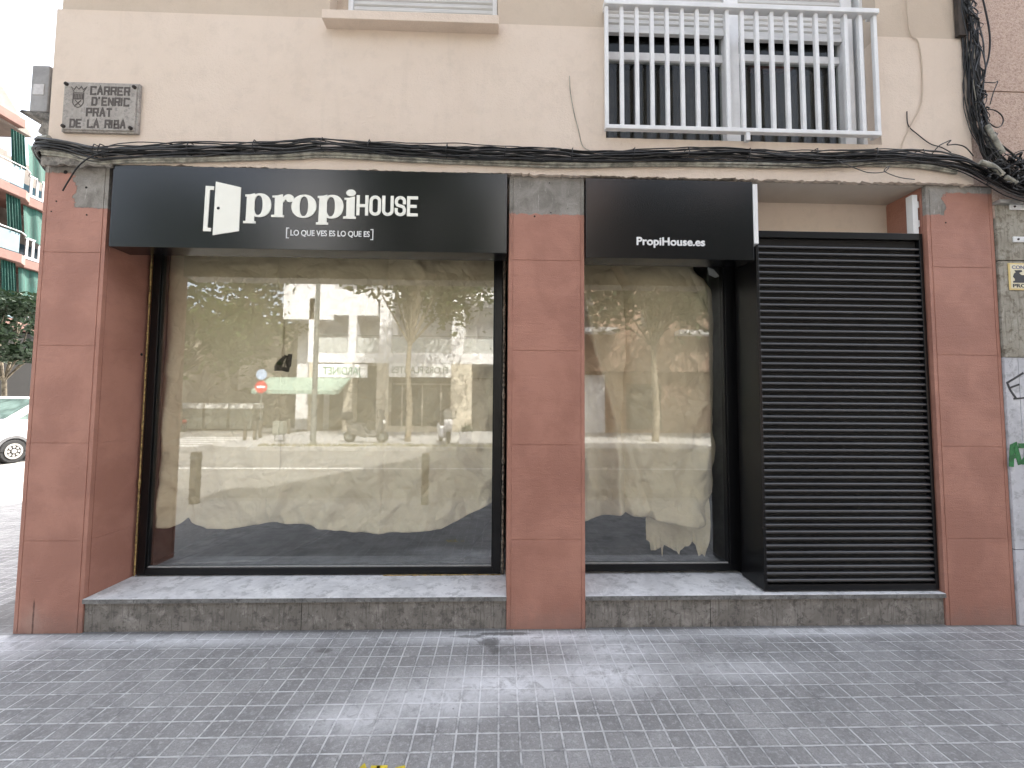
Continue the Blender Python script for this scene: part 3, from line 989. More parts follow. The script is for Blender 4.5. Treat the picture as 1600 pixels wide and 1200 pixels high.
# ------------------------------------------------------------------ cables
def wander(pts, amp, seed, n=9, fy=.4):
    out = []
    for i, p in enumerate(spline(pts, n)):
        q = Vector((noise.noise((p.x*2.1+seed*7.3, seed, 0)), noise.noise((p.x*1.7+p.z*2, seed*3.1, 5))*fy, noise.noise((p.x*1.3+p.z, seed*5.7, 9))))
        q2 = Vector((0, 0, noise.noise((p.x*6, seed*2.3, 1))*.25))
        out.append(p+(q+q2)*amp)
    return out
HP = [(-3.315, .25, 3.40), (-3.31, .02, 3.385), (-3.24, -.065, 3.372), (-3.069, -.07, 3.355), (-2.857, -.07, 3.312), (-2.63, -.07, 3.327), (-2.191, -.07, 3.348), (-1.525, -.07, 3.385), (-1.301, -.07, 3.402),
      (-.848, -.07, 3.393), (-.391, -.07, 3.380), (.069, -.07, 3.372), (.534, -.07, 3.372), (1.003, -.07, 3.388), (1.476, -.07, 3.402), (1.954, -.07, 3.404),
      (2.437, -.07, 3.418), (2.925, -.07, 3.435), (3.17, -.07, 3.425), (3.414, -.08, 3.39), (3.605, -.09, 3.285), (3.78, -.09, 3.2), (3.95, -.09, 3.16), (4.4, -.09, 3.15)]
hb = thing('cable_bundle', 'long black cable bundle strung along the wall above both shop signs', 'cables', (0, -.05, 3.3))
random.seed(11)
for k in range(22):
    dz = random.uniform(-.056, .052)
    dy = random.uniform(-.018, .03)
    pts = [(x, y+dy, z+dz*(1 if -2.9 < x else .7)) for x, y, z in HP]
    r = random.choice([.0032, .004, .0045, .005, .0065])
    pth = wander(pts, .05, k+1)
    for q in pth:
        if q.x > -3.2:
            q.y = min(q.y, -.036-r)
    MB().tube(pth, r, 6).build('cable', M_CABLEG if k % 6 == 5 else M_CABLE, hb)
for k, (dz, r) in enumerate(((-.052, .013), (-.070, .008))):
    pth = wander([(x, -.045, z+dz) for x, y, z in HP[2:20]], .014, 40+k)
    for q in pth:
        q.y = min(q.y, -.034-r)
    MB().tube(pth, r, 8).build('conduit', M_PIPE, hb)
for x in (-2.84, -2.80, -2.2, -1.75, -1.28, -.95, -.4, .02, .5, .95, 1.35, 1.8, 2.3, 2.75, 3.1):
    z = interp([(a, c) for a, b, c in HP[2:]], x)
    MB().tube([(x, -.03, z-.05), (x-.005, -.10, z-.03), (x, -.108, z), (x+.006, -.10, z+.035), (x, -.03, z+.05)], .0035, 5).build('cable_tie', M_CABLE, hb)
vb = thing('cable_bundle', 'thick tangled black cable bundle hanging down the joint between both buildings', 'cables', (3.58, -.05, 3.3))
VP = [(3.47, -.06, 5.2), (3.53, -.06, 4.7), (3.575, -.06, 4.45), (3.565, -.06, 4.1), (3.58, -.06, 3.8), (3.615, -.07, 3.58), (3.69, -.08, 3.40), (3.80, -.09, 3.27), (3.95, -.09, 3.20), (4.4, -.09, 3.17)]
for k in range(26):
    dx = random.uniform(-.034, .042)
    dy = random.uniform(-.02, .03)
    pts = [(x+dx*(.8+.5*random.random()), y+dy, z+(dx if z < 3.5 else 0)) for x, y, z in VP]
    r = random.choice([.003, .0035, .004, .005, .007])
    pth = []
    for p in wander([(p[2], p[1], p[0]) for p in pts], .085, 60+k, 9, .5):
        pth.append(Vector((p.z, min(p.y, -.036-r), p.x)))
    MB().tube(pth, r, 6).build('cable', (M_PIPE if k % 10 == 9 else M_CABLEG) if k % 5 == 4 else M_CABLE, vb)
for pts, r in (([(3.60, -.10, 3.66), (3.64, -.11, 3.55), (3.70, -.11, 3.44)], .016), ([(3.52, -.11, 3.37), (3.60, -.12, 3.33), (3.67, -.12, 3.27)], .018), ([(3.69, -.12, 3.255), (3.77, -.12, 3.21)], .016)):
    MB().tube(spline(pts, 5), r, 8).build('conduit', M_PIPE, vb)
for k in range(44):
    c = Vector((random.uniform(3.60, 4.05), -.10-.03*random.random(), random.uniform(3.18, 3.40)))
    if c.x < 3.72 and c.z < 3.24:
        c.z += .07
    rx, rz = random.uniform(.03, .12), random.uniform(.015, .05)
    a0 = random.uniform(0, 6.28)
    pts = [c+Vector((rx*math.cos(a0+t*.6), .02*math.sin(t*1.7+k), rz*math.sin(a0+t*.6)+.02*math.sin(t+k))) for t in range(9)]
    MB().tube(spline(pts, 4), random.choice([.003, .004, .006, .008]), 5).build('cable', M_CABLE, vb)
for k in range(22):
    zc = random.uniform(3.45, 4.75)
    xc = interp([(c, a) for a, b, c in reversed(VP)], zc)
    pts = [(xc+random.uniform(-.045, .05), -.075-.03*random.random(), zc+(t-2.5)*random.uniform(.03, .075)) for t in range(6)]
    MB().tube(spline(pts, 5), random.choice([.0025, .003, .004, .005]), 5).build('cable', M_CABLE, vb)
MB().tube(spline([(3.60, -.07, 3.80), (3.66, -.09, 3.79), (3.715, -.09, 3.765), (3.742, -.09, 3.72), (3.725, -.09, 3.67), (3.68, -.09, 3.655), (3.62, -.08, 3.70), (3.61, -.07, 3.62)], 6), .004, 5).build('cable', M_CABLE, vb)
MB().tube(spline([(3.62, -.07, 4.02), (3.70, -.08, 4.01), (3.73, -.08, 4.02), (3.68, -.09, 3.93), (3.66, -.08, 3.84)], 6), .0035, 5).build('cable', M_CABLE, vb)
MB().tube(spline([(3.66, -.06, 4.8), (3.70, -.07, 4.45), (3.69, -.07, 4.25), (3.64, -.07, 4.08), (3.62, -.07, 3.9)], 6), .006, 5).build('cable', M_CABLE, vb)
tag(MB().box(3.475, 3.535, -.062, -.031, 4.40, 5.3).build('backing_board', mat('weathered_dark_wood', (.07, .055, .045), .85, .3, 8, stretch=(6, 1, .5)), bevel=.003, loc=(3.5, -.04, 4.4)), 'dark weathered board behind the hanging cables at the top right', 'board')
# dark mass of older cables under the tangle, running right along the neighbour
for nm, pts, r, m, lab in (
        ('loose_wire', [(.493, -.036, 4.00), (.500, -.036, 3.87), (.53, -.036, 3.70), (.556, -.036, 3.60), (.588, -.036, 3.47), (.64, -.045, 3.425)], .0028, M_PIPE, 'thin pale wire running down the plain wall left of the balcony'),
        ('loose_wire', [(3.10, -.036, 5.0), (3.108, -.036, 4.46), (3.172, -.037, 4.36), (3.194, -.036, 4.18), (3.178, -.036, 3.88), (3.08, -.037, 3.685), (3.015, -.036, 3.55), (2.98, -.045, 3.44)], .0042, M_PLASTER2, 'cream painted wire snaking down the wall right of the balcony'),
        ('loose_wire', [(3.06, -.036, 3.80), (3.065, -.037, 3.69), (3.13, -.04, 3.62), (3.218, -.045, 3.546), (3.30, -.05, 3.515), (3.36, -.06, 3.47)], .0035, M_CABLE, 'short black wire slanting from the cream wire to the cable bundle'),
        ('loose_wire', [(3.20, -.06, 3.44), (3.24, -.08, 3.50), (3.30, -.08, 3.535), (3.34, -.08, 3.55), (3.31, -.08, 3.515), (3.38, -.08, 3.52), (3.45, -.08, 3.50), (3.52, -.07, 3.44)], .004, M_CABLE, 'curled black wire end sticking up from the cables near the right pillar'),
        ('loose_wire', [(2.45, -.10, 3.36), (2.60, -.10, 3.30), (2.69, -.10, 3.275), (2.80, -.10, 3.285), (2.84, -.10, 3.33), (2.80, -.1, 3.29), (2.95, -.06, 3.27), (3.08, -.05, 3.262)], .0032, M_CABLEG, 'thin grey wire drooping below the cables above the open recess'),
        ('loose_wire', [(-2.74, -.09, 3.305), (-2.85, -.095, 3.262), (-2.95, -.08, 3.20), (-3.04, -.05, 3.115), (-3.105, -.025, 3.05)], .0048, M_CABLE, 'black cut cable end dangling in front of the left pillar'),
        ('loose_wire', [(-.40, -.08, 3.34), (.0, -.09, 3.325), (.5, -.1, 3.315), (.9, -.09, 3.325), (1.4, -.08, 3.36)], .0035, M_CABLE, 'slack black wire sagging below the bundle over the middle pillar')):
    o = MB().tube(spline(pts, 7), r, 6).build(nm, m, loc=pts[-1])
    tag(o, lab, 'wire')

# utility box and old brackets round the left corner
ub = thing('utility_box', 'grey utility box fixed round the left corner beside the street plaque', 'utility box', (-3.45, .15, 3.62))
MB().box(-3.50, -3.37, .08, .42, 3.70, 4.06).build('cabinet', mat('grey_plastic_box', (.33, .32, .31), .6, .15, 6), ub, bevel=.008)
MB().box(-3.475, -3.40, .076, .0795, 3.83, 3.91).build('sticker', mat('pale_sticker', (.6, .58, .57), .6, .1, 20), ub)
br2 = MB()
br2.box(-3.37, -3.226, .12, .36, 3.74, 4.00)
br2.prism([(-3.55, 3.685), (-3.53, 3.70), (-3.226, 3.665), (-3.226, 3.60)], 'y', .06, .30)
br2.build('bracket', mat('rusty_grey_bracket', (.26, .24, .21), .8, .4, 20), ub, bevel=.004)
pp = thing('corner_pipes', 'dirty pale pipes and dark cables bending round the left corner below the box', 'pipes', (-3.3, .1, 3.15))
for k, (dx, r, m) in enumerate(((0, .018, M_PIPE), (.035, .014, M_PIPE), (-.035, .013, M_CABLE), (-.055, .010, M_CABLE), (-.015, .010, M_CABLEG))):
    pts = [(-3.20, -.045, 3.42-.02*k), (-3.30+dx*.5, -.02, 3.425-.02*k), (-3.36+dx*.6, .05, 3.40-.015*k), (-3.34+dx, .10, 3.30), (-3.30+dx*.6, .12, 3.15), (-3.29+dx*.3, .14, 2.6), (-3.285+dx*.3, .14, 1.2)]
    MB().tube(spline(pts, 6), r, 8).build('pipe', m, pp)
MB().prism([(-3.40, 3.53), (-3.36, 3.62), (-3.226, 3.60), (-3.226, 3.46), (-3.33, 3.48)], 'y', .05, .25).build('mortar_patch', mat('grey_mortar', (.3, .275, .24)), pp, bevel=.01)
# broken concrete strip above the left pillar
rk = MB()
prf = []
for i in range(40):
    x = -3.245+i*.0125
    prf.append((x, 3.222+.022*noise.noise((x*16, 0, 4))+.012*noise.noise((x*50, 3, 0))))
rk.prism(prf+[(-2.7575, 3.275), (-3.245, 3.285)], 'y', -.048, -.0305)
rk.build('broken_render', mat('grey_mortar', (.3, .275, .24)), B, bevel=.004)

# ------------------------------------------------------------------ kraft paper
def crumple(x, z, f, ang, seed):
    """folded-paper relief: flat facets meeting in sharp creases"""
    c_, s_ = math.cos(ang), math.sin(ang)
    u, v = x*c_+z*s_, -x*s_+z*c_
    return abs(noise.noise((u*f, v*f*.55, seed)))
def paper(name, label, xl, xr, zt, zb, y0, seed, nx, nz, amp, extra=None, parent=None, cat='paper'):
    vs, fs = [], []
    for j in range(nz+1):
        for i in range(nx+1):
            u, v = i/nx, j/nz
            zz = zt+(.60-zt)*v
            x = xl(zz)+(xr(zz)-xl(zz))*u
            z = zt+(zb(x)-zt)*v
            k = .40+.75*min(1, max(0, (1.75-z)/.9))
            c = .040*crumple(x, z, 2.4, .6, seed)+.034*crumple(x, z, 2.9, -.7, seed+4)+.016*crumple(x, z, 6.0, .3, seed+8)+.012*crumple(x, z, 7.0, -1.1, seed+12)+.005*crumple(x, z, 15, .8, seed+15)
            t = noise.noise((x*1.4, z*.6, seed))
            y = y0+(amp/.024)*(k*(c-.022)*1.9+.012*t)
            if extra:
                y += extra(x, z, u, v)
            vs.append((x, max(y, .396), z))
    for j in range(nz):
        for i in range(nx):
            a = j*(nx+1)+i
            fs.append((a, a+nx+1, a+nx+2, a+1))
    mb = MB().add(vs, fs, True)
    o = mb.build(name, M_KRAFT, loc=(xl(zt), y0, zt))
    sd = o.modifiers.new('solid', 'SOLIDIFY')
    sd.thickness = .0012
    return tag(o, label, cat)
LB = [(-2.80, .75), (-2.775, .62), (-2.72, .575), (-2.634, .560), (-2.56, .59), (-2.523, .632), (-2.49, .60), (-2.446, .575), (-2.37, .541), (-2.195, .544), (-1.891, .594), (-1.84, .60)]
LB2 = [(-1.90, .69), (-1.884, .676), (-1.822, .634), (-1.76, .603), (-1.542, .588), (-1.50, .566), (-1.439, .557), (-1.235, .532), (-.954, .516), (-.673, .531), (-.467, .556), (-.313, .627), (-.169, .698), (-.065, .75), (-.03, .90)]
sA = paper('paper_sheet', 'kraft paper sheet behind the wide window, left piece with two scalloped bottom corners', lambda z: interp([(.5, -2.775), (.9, -2.79), (1.2, -2.777), (1.7, -2.757), (3, -2.75)], z), lambda z: -1.80,
      2.90, lambda x: interp(LB, x), .480, 3, 110, 150, .022,
      lambda x, z, u, v: (-.03*math.exp(-((x+2.70)/.05)**2) + .045*max(0, (-2.70-x)/.08)**2)*min(1, max(0, (2.3-z)))-.012*math.exp(-((x+1.93)/.05)**2)*max(0, 1.2-z))
sB = paper('paper_sheet', 'kraft paper sheet behind the wide window, broad right piece crumpled along its curved bottom', lambda z: interp([(.5, -1.885), (.68, -1.885), (1.2, -1.83), (3, -1.86)], z), lambda z: interp([(.5, -.035), (.95, -.03), (3, -.04)], z),
      2.90, lambda x: interp(LB2, x), .468, 8, 200, 170, .030,
      lambda x, z, u, v: -.020*max(0, 1-abs(x+.954)/.10)*max(0, min(1, (1.2-z)/.6)) + .012*(1-min(1, abs(x+.954)/.012))*(1 if z < 1.6 else .5)
      - .05*max(0, 1-abs((x+1.82)-(.35*(z-.63)))/.05)*max(0, min(1, (1.15-z)/.4)) - .028*max(0, 1-abs((x+1.45)-(.55*(z-.56)))/.06)*max(0, min(1, (1.0-z)/.3))
      + .03*max(0, (x+.25)/.2)**2*max(0, 1.2-z))
# a corner is torn out of both sheets where they overlap
for sh_ in (sA, sB):
    bm = bmesh.new()
    bm.from_mesh(sh_.data)
    kill = []
    for f_ in bm.faces:
        c = f_.calc_center_median()
        x, z = c.x+sh_.location.x, c.z+sh_.location.z
        if x < -1.728 and z > 1.822 and ((x+1.728)/.135)**2+((z-1.822)/.145)**2 < 1:
            kill.append(f_)
    bmesh.ops.delete(bm, geom=kill, context='FACES')
    bm.to_mesh(sh_.data)
    bm.free()
def foldC(x, z, u, v):
    c = interp([(.6, .99), (1.4, .97), (2.0, .80), (2.7, .66)], z)
    return -.085*math.exp(-((x-c)/.05)**2) + .05*math.exp(-((x-c+.13)/.06)**2) - .04*math.exp(-((x-c+.27)/.05)**2)
paper('paper_sheet', 'kraft paper sheet behind the narrow window, pleated left strip beside the middle pillar', lambda z: .60, lambda z: 1.09,
      2.90, lambda x: interp([(.6, .59), (.714, .606), (.862, .633), (.951, .659), (1.036, .69), (1.1, .70)], x), .515, 14, 60, 140, .020, foldC)
DL = [(.5, 1.03), (.70, 1.026), (.80, 1.010), (.95, 1.002), (1.2, .995), (1.475, 1.026), (1.95, 1.06), (2.28, 1.066), (2.55, 1.035), (2.764, .925), (2.95, .85)]
DR = [(.5, 1.72), (.60, 1.74), (.70, 1.775), (.80, 1.797), (.98, 1.832), (1.216, 1.848), (1.8, 1.862), (2.286, 1.869), (2.532, 1.862), (2.60, 1.85), (2.67, 1.80), (2.70, 1.76), (2.76, 1.70), (2.95, 1.66)]
DB = [(.99, .69), (1.026, .693), (1.07, .668), (1.124, .656), (1.209, .655), (1.356, .607), (1.541, .576), (1.66, .562), (1.72, .57), (1.80, .62)]
paper('paper_sheet', 'kraft paper sheet behind the narrow window, wide front piece with crumpled lower half', lambda z: interp(DL, z), lambda z: interp(DR, z),
      2.90, lambda x: interp(DB, x), .455, 21, 140, 190, .034,
      lambda x, z, u, v: .06*max(0, 1-u/.10)**2 + .12*max(0, (u-.78)/.22)**2 - .035*math.sin(u*3.14) + .035*max(0, 1-abs(x-1.14-.10*math.sin(z*3))/.05)*max(0, min(1, (1.5-z)/.5)) + .03*max(0, 1-abs(x-1.50-.25*(z-.9))/.07)*max(0, min(1, (1.4-z)/.4)) - .035*max(0, 1-abs(z-(.70-.10*u))/.10)*math.exp(-((u-.65)/.3)**2) - .02*max(0, 1-abs((x-1.15)-.3*(z-.9))/.06)*max(0, min(1, (1.25-z)/.3)))
# torn strip under it
tb = [(1.223, .450), (1.253, .425), (1.262, .355), (1.275, .363), (1.316, .368), (1.343, .394), (1.347, .35), (1.352, .306), (1.366, .35), (1.38, .399), (1.412, .383), (1.455, .36), (1.486, .347), (1.502, .321), (1.515, .35), (1.529, .362), (1.583, .388),
      (1.616, .428), (1.64, .40), (1.651, .321), (1.69, .330), (1.705, .315), (1.711, .382), (1.745, .45)]
paper('paper_scrap', 'torn kraft paper strip with ragged lower edge hanging under the wide front piece', lambda z: 1.22, lambda z: 1.745, .86, lambda x: interp(tb, x), .495, 31, 130, 40, .022,
      lambda x, z, u, v: -.05*max(0, (v-.75)/.25)*abs(noise.noise((x*16, 0, 3))))
tp = MB().add([(1.735, .402, 2.73), (1.79, .402, 2.71), (1.835, .404, 2.655), (1.80, .402, 2.64), (1.745, .402, 2.665)], [(0, 1, 2, 3, 4)])
tag(tp.build('tape', mat('white_tape', (.62, .62, .60), .5, .1, 10), loc=(1.78, .40, 2.68)), 'white tape patch on the top right corner of the paper', 'tape')
fb1 = MB().prism([(-2.70, .60), (-1.9, .66), (-1.75, 1.55), (-2.5, 1.5)], 'z', .2255, .2375)
tag(fb1.build('floor_board', mat('grey_board', (.36, .365, .37), .5, .2, 5), bevel=.002, loc=(-2.3, 1, .226)), 'grey board lying on the shop floor in the left corner', 'board')
fb1 = MB().prism([(-2.02, .55), (-.3, .62), (-.1, 1.9), (-1.5, 1.7)], 'z', .2255, .2385)
tag(fb1.build('floor_board', mat('dark_board', (.17, .175, .18), .45, .25, 4), bevel=.002, loc=(-1.2, 1, .226)), 'wide dark sheet lying on the shop floor below the paper', 'board')

# ------------------------------------------------------------------ neighbouring building on the right
NB = thing('neighbour_building', 'neighbouring building with pink pebbledash above stained stone and graffiti on the right', 'building', (3.75, 0, 0))
def pebble():
    m, nt, b, co = new_mat('pink_pebbledash')
    vo = nd(nt, 'ShaderNodeTexVoronoi', {'Vector': co, 'Scale': 95.0})
    s = nd(nt, 'ShaderNodeSeparateColor', {0: vo.outputs['Color']}).outputs[0]
    col = mixc(nt, s, (.44, .315, .25), (.54, .41, .335))
    col = mixc(nt, rng(nt, noise_(nt, co, 60, 4), .52, .62, 0, .6), col, (.28, .18, .14))
    nt.links.new(col, b.inputs['Base Color'])
    b.inputs['Roughness'].default_value = .85
    bp = nd(nt, 'ShaderNodeBump', {'Height': vo.outputs['Distance'], 'Strength': .6, 'Distance': .005}, invert=True)
    nt.links.new(bp.outputs[0], b.inputs['Normal'])
    return m
M_PEB = pebble()
MB().box(3.565, 14, -.004, 12, 4.012, 18).box(3.565, 14, -.004, .0, 3.25, 4.0).box(3.738, 14, 0, 12, 3.25, 4.0).box(3.738, 14, -.004, 12, 3.0, 3.25).box(3.738, 14, .006, 12, 4.0, 4.012).box(3.565, 3.738, .002, .012, 4.0, 4.012).build('pebbledash_wall', M_PEB, NB)
M_STAIN = stone_mat('stained_beige_stone', (.36, .335, .28), (.29, .265, .215), (.14, .118, .085), (.44, .42, .37), .9, True)
MB().box(3.745, 14, -.012, .3, 2.676, 3.10).box(3.745, 14, -.012, .3, 2.0, 2.668).box(3.745, 14, -.02, .3, 1.94, 2.0).build('stained_wall', M_STAIN, NB, bevel=.003)
MB().box(3.745, 14, -.004, 12, .0, 1.94).build('backing_wall', M_DARK, NB)
M_MARB = stone_mat('pale_marble', (.55, .55, .57), (.47, .47, .49), (.33, .33, .34), (.66, .66, .67), .6)
mbm = MB()
for a, b in ((0, .533), (.538, 1.938)):
    for x0, x1 in ((3.742, 3.846), (3.850, 4.6), (4.604, 5.4), (5.404, 14)):
        mbm.box(x0, x1, -.012, .02, a, b)
mbm.build('marble_cladding', M_MARB, NB, bevel=.002)
MB().box(3.735, 14, -.05, .0, 3.10, 3.125).build('metal_trim', mat('galvanised', (.5, .5, .48), .45, .2, 10, metal=.6), NB)
g = MB()
g.ribbon([(3.876, 1.820), (3.80, 1.775), (3.752, 1.748), (3.775, 1.69), (3.812, 1.635)], .014, -.0145, .003)
g.ribbon([(3.772, 1.712), (3.838, 1.735)], .013, -.015, .003)
g.ribbon([(3.80, 1.63), (3.95, 1.645)], .012, -.0153, .003)
g.build('graffiti', mat('black_spray_paint', (.03, .03, .035), .6, .2, 40), NB)
g = MB()
g.ribbon([(3.748, 1.150), (3.762, 1.28), (3.785, 1.29), (3.812, 1.165)], .036, -.0145, .003)
g.ribbon([(3.755, 1.205), (3.80, 1.21)], .030, -.0149, .003)
g.ribbon([(3.828, 1.285), (3.93, 1.285), (3.84, 1.165), (3.94, 1.155)], .036, -.0152, .003)
g.build('graffiti', mat('green_spray_paint', (.02, .20, .05), .6, .25, 30), NB)
for bz, x0 in ((3.085, 3.845), (2.833, 3.858)):
    t = thing('cable_bracket', 'upper white metal bracket screwed to the stained stone' if bz > 3 else 'lower white metal bracket screwed to the stained stone', 'bracket', (x0, -.012, bz))
    MB().box(x0, x0+.20, -.022, -.0125, bz-.022, bz+.022).build('plate', M_WHITE, t, bevel=.004)
    MB().box(x0+.09, x0+.11, -.10, -.022, bz-.012, bz+.012).build('arm', M_WHITE, t, bevel=.003)
    MB().disc((x0+.035, bz), .008, 'y', (-.026, -.022), 10).build('screw', M_BOLT, t)
al = thing('alarm_sign', 'small yellow alarm company sign on the stained stone at the right edge', 'sign', (3.95, -.012, 2.44))
MB().box(3.808, 4.128, -.019, -.0125, 2.445, 2.652).build('plate', mat('yellow_plate', (.72, .55, .22), .45, .06, 10), al, bevel=.006)
MB().box(3.82, 4.116, -.0205, -.019, 2.457, 2.640).build('print_area', mat('cream_print', (.75, .68, .48), .45, .05, 10), al)
text_mesh('CONECTADO', 3.832, 4.104, 2.605, 2.632, -.0205, depth=.0012, bold=.01).build('lettering', mat('blue_print', (.10, .11, .25), .5), al)
text_mesh('PROSEGUR', 3.832, 4.104, 2.464, 2.492, -.0205, depth=.0012, bold=.03).build('lettering', mat('black_print', (.02, .02, .025), .5), al)
q = MB().prism([(3.835, 2.50), (3.93, 2.50), (3.93, 2.53), (3.955, 2.535), (3.96, 2.555), (3.90, 2.56), (3.885, 2.575), (3.91, 2.585), (3.905, 2.597), (3.85, 2.595), (3.86, 2.58), (3.845, 2.57), (3.835, 2.545), (3.85, 2.53), (3.85, 2.515), (3.835, 2.512)], 'y', -.0218, -.0205)
q.build('silhouette', mat('black_print', (.02, .02, .025)), al)
MB().box(3.93, 4.10, -.0212, -.0205, 2.562, 2.598).box(3.962, 4.10, -.0212, -.0205, 2.50, 2.55).build('orange_patch', mat('orange_print', (.7, .30, .05), .5), al)

# ------------------------------------------------------------------ trees
M_BARK = mat('pale_bark', (.26, .22, .16), .9, .3, 8, bump=.6, bscale=30)
M_LEAF = leaf_mat('plane_leaves', (.075, .115, .028), (.045, .08, .02))
M_LEAF2 = leaf_mat('dark_leaves', (.032, .055, .026), (.02, .036, .017), .15)
def tree(name, label, base, h_trunk, r0, crown, n, leaf, seed, m, clumps=26, group=None):
    rnd = random.Random(seed)
    t = thing(name, label, 'tree', base, group)
    bx, by, bz = base
    tr = MB()
    top = Vector((bx+rnd.uniform(-.15, .15), by+rnd.uniform(-.15, .15), bz+h_trunk))
    cx, cy, cz, rx, ry, rz = crown
    tr.tube(spline([(bx, by, bz), (bx+.05, by, bz+h_trunk*.35), (bx-.04, by+.03, bz+h_trunk*.7), top], 5), r0, 10, r2=r0*.62)
    cen = []
    for k in range(clumps):
        a, bb = rnd.uniform(0, 6.28), rnd.uniform(-.85, 1)
        rr_ = math.sqrt(max(0, 1-bb*bb))*rnd.uniform(.45, 1)
        c = Vector((cx+rx*rr_*math.cos(a), cy+ry*rr_*math.sin(a), cz+rz*bb*.9))
        cen.append((c, rnd.uniform(.20, .36)*min(rx, rz)))
        if k % 2 == 0:
            midp = top.lerp(c, .5)+Vector((rnd.uniform(-.2, .2), rnd.uniform(-.2, .2), rnd.uniform(-.1, .3)))
            tr.tube(spline([top-Vector((0, 0, .2)), midp, c], 4), r0*.34, 6, r2=.012)
    tr.build('trunk', M_BARK, t)
    cr_ = MB()
    for i in range(n):
        c, s = cen[rnd.randrange(clumps)]
        d = Vector((rnd.gauss(0, 1), rnd.gauss(0, 1), rnd.gauss(0, .8)))
        p = c+d*s*.62
        a = Vector((rnd.gauss(0, 1), rnd.gauss(0, 1), rnd.gauss(0, .6))).normalized()
        b = a.orthogonal().normalized()
        l = leaf*rnd.uniform(.6, 1.3)
        cr_.add([p-a*l, p+b*l*.55, p+a*l, p-b*l*.55+a.cross(b)*l*.25], [(0, 1, 2, 3)])
    cr_.build('crown', m, t)
    return t
tree('street_tree', 'young tree with bare trunk and leafy crown in front of the flower shop', (-3.9, -13.6, 0), 4.3, .14, (-3.1, -13.6, 9.3, 3.3, 2.6, 4.6), 16000, .14, 5, M_LEAF, 54)
tree('street_tree', 'largest dense tree across the junction, mirrored in the left of the wide window', (-18.8, -20.5, -.12), 3.6, .2, (-17.9, -20.5, 8.3, 5.4, 4.0, 5.2), 9000, .22, 6, M_LEAF, 46)
tree('street_tree', 'broad tree mirrored in the top of the narrow window', (6.9, -14.2, 0), 4.4, .17, (6.9, -14.2, 8.0, 3.6, 2.8, 3.2), 9000, .16, 8, M_LEAF2, 44)
tree('street_tree', 'tall tree right of the broad one, mirrored at the right of the narrow window', (12.6, -14.4, 0), 4.6, .17, (12.4, -14.4, 8.4, 3.6, 2.8, 3.4), 9000, .16, 18, M_LEAF2, 44)
tree('street_tree', 'tall tree at the far right of the opposite pavement', (17.8, -14.0, 0), 4.6, .17, (17.8, -14.0, 8.8, 3.6, 2.8, 3.6), 8000, .17, 28, M_LEAF2, 40)
tree('street_tree', 'dark green tree behind the white van on the far left', (-17.6, 11.95, 0), 2.5, .09, (-17.6, 11.8, 4.0, 2.0, 1.7, 1.35), 7500, .10, 9, M_LEAF2, 34)

# ------------------------------------------------------------------ balcony building on the far left
GB = thing('apartment_building', 'pink banded apartment building with green balcony awnings beyond the van', 'building', (-22, 14, 0))
M_PINK = mat('pink_render', (.21, .115, .093), .85, .1, 3)
M_GREENA = mat('green_awning_cloth', (.007, .075, .055), .8, .25, 3, stretch=(1, 5, .3))
M_PANEL = mat('pale_blue_panel', (.17, .245, .275), .3, .06, 3)
M_FARW = mat('far_wall', (.24, .21, .185), .85, .12, 2)
GX = -21.0
MB().box(-34, GX-1.4, 2, 15.45, 0, 12.9).build('wall', M_FARW, GB)
MB().box(-34, GX-1.5, 15.45, 40, 0, 12.8).build('wall', M_FARW, GB)
MB().box(GX-1.4, GX-.1, 2, 13.9, 0, 4.2).build('ground_floor_wall', mat('white_far_wall', (.6, .59, .57), .8, .1, 3), GB)
floors = [4.95, 7.75, 10.55, 13.55]
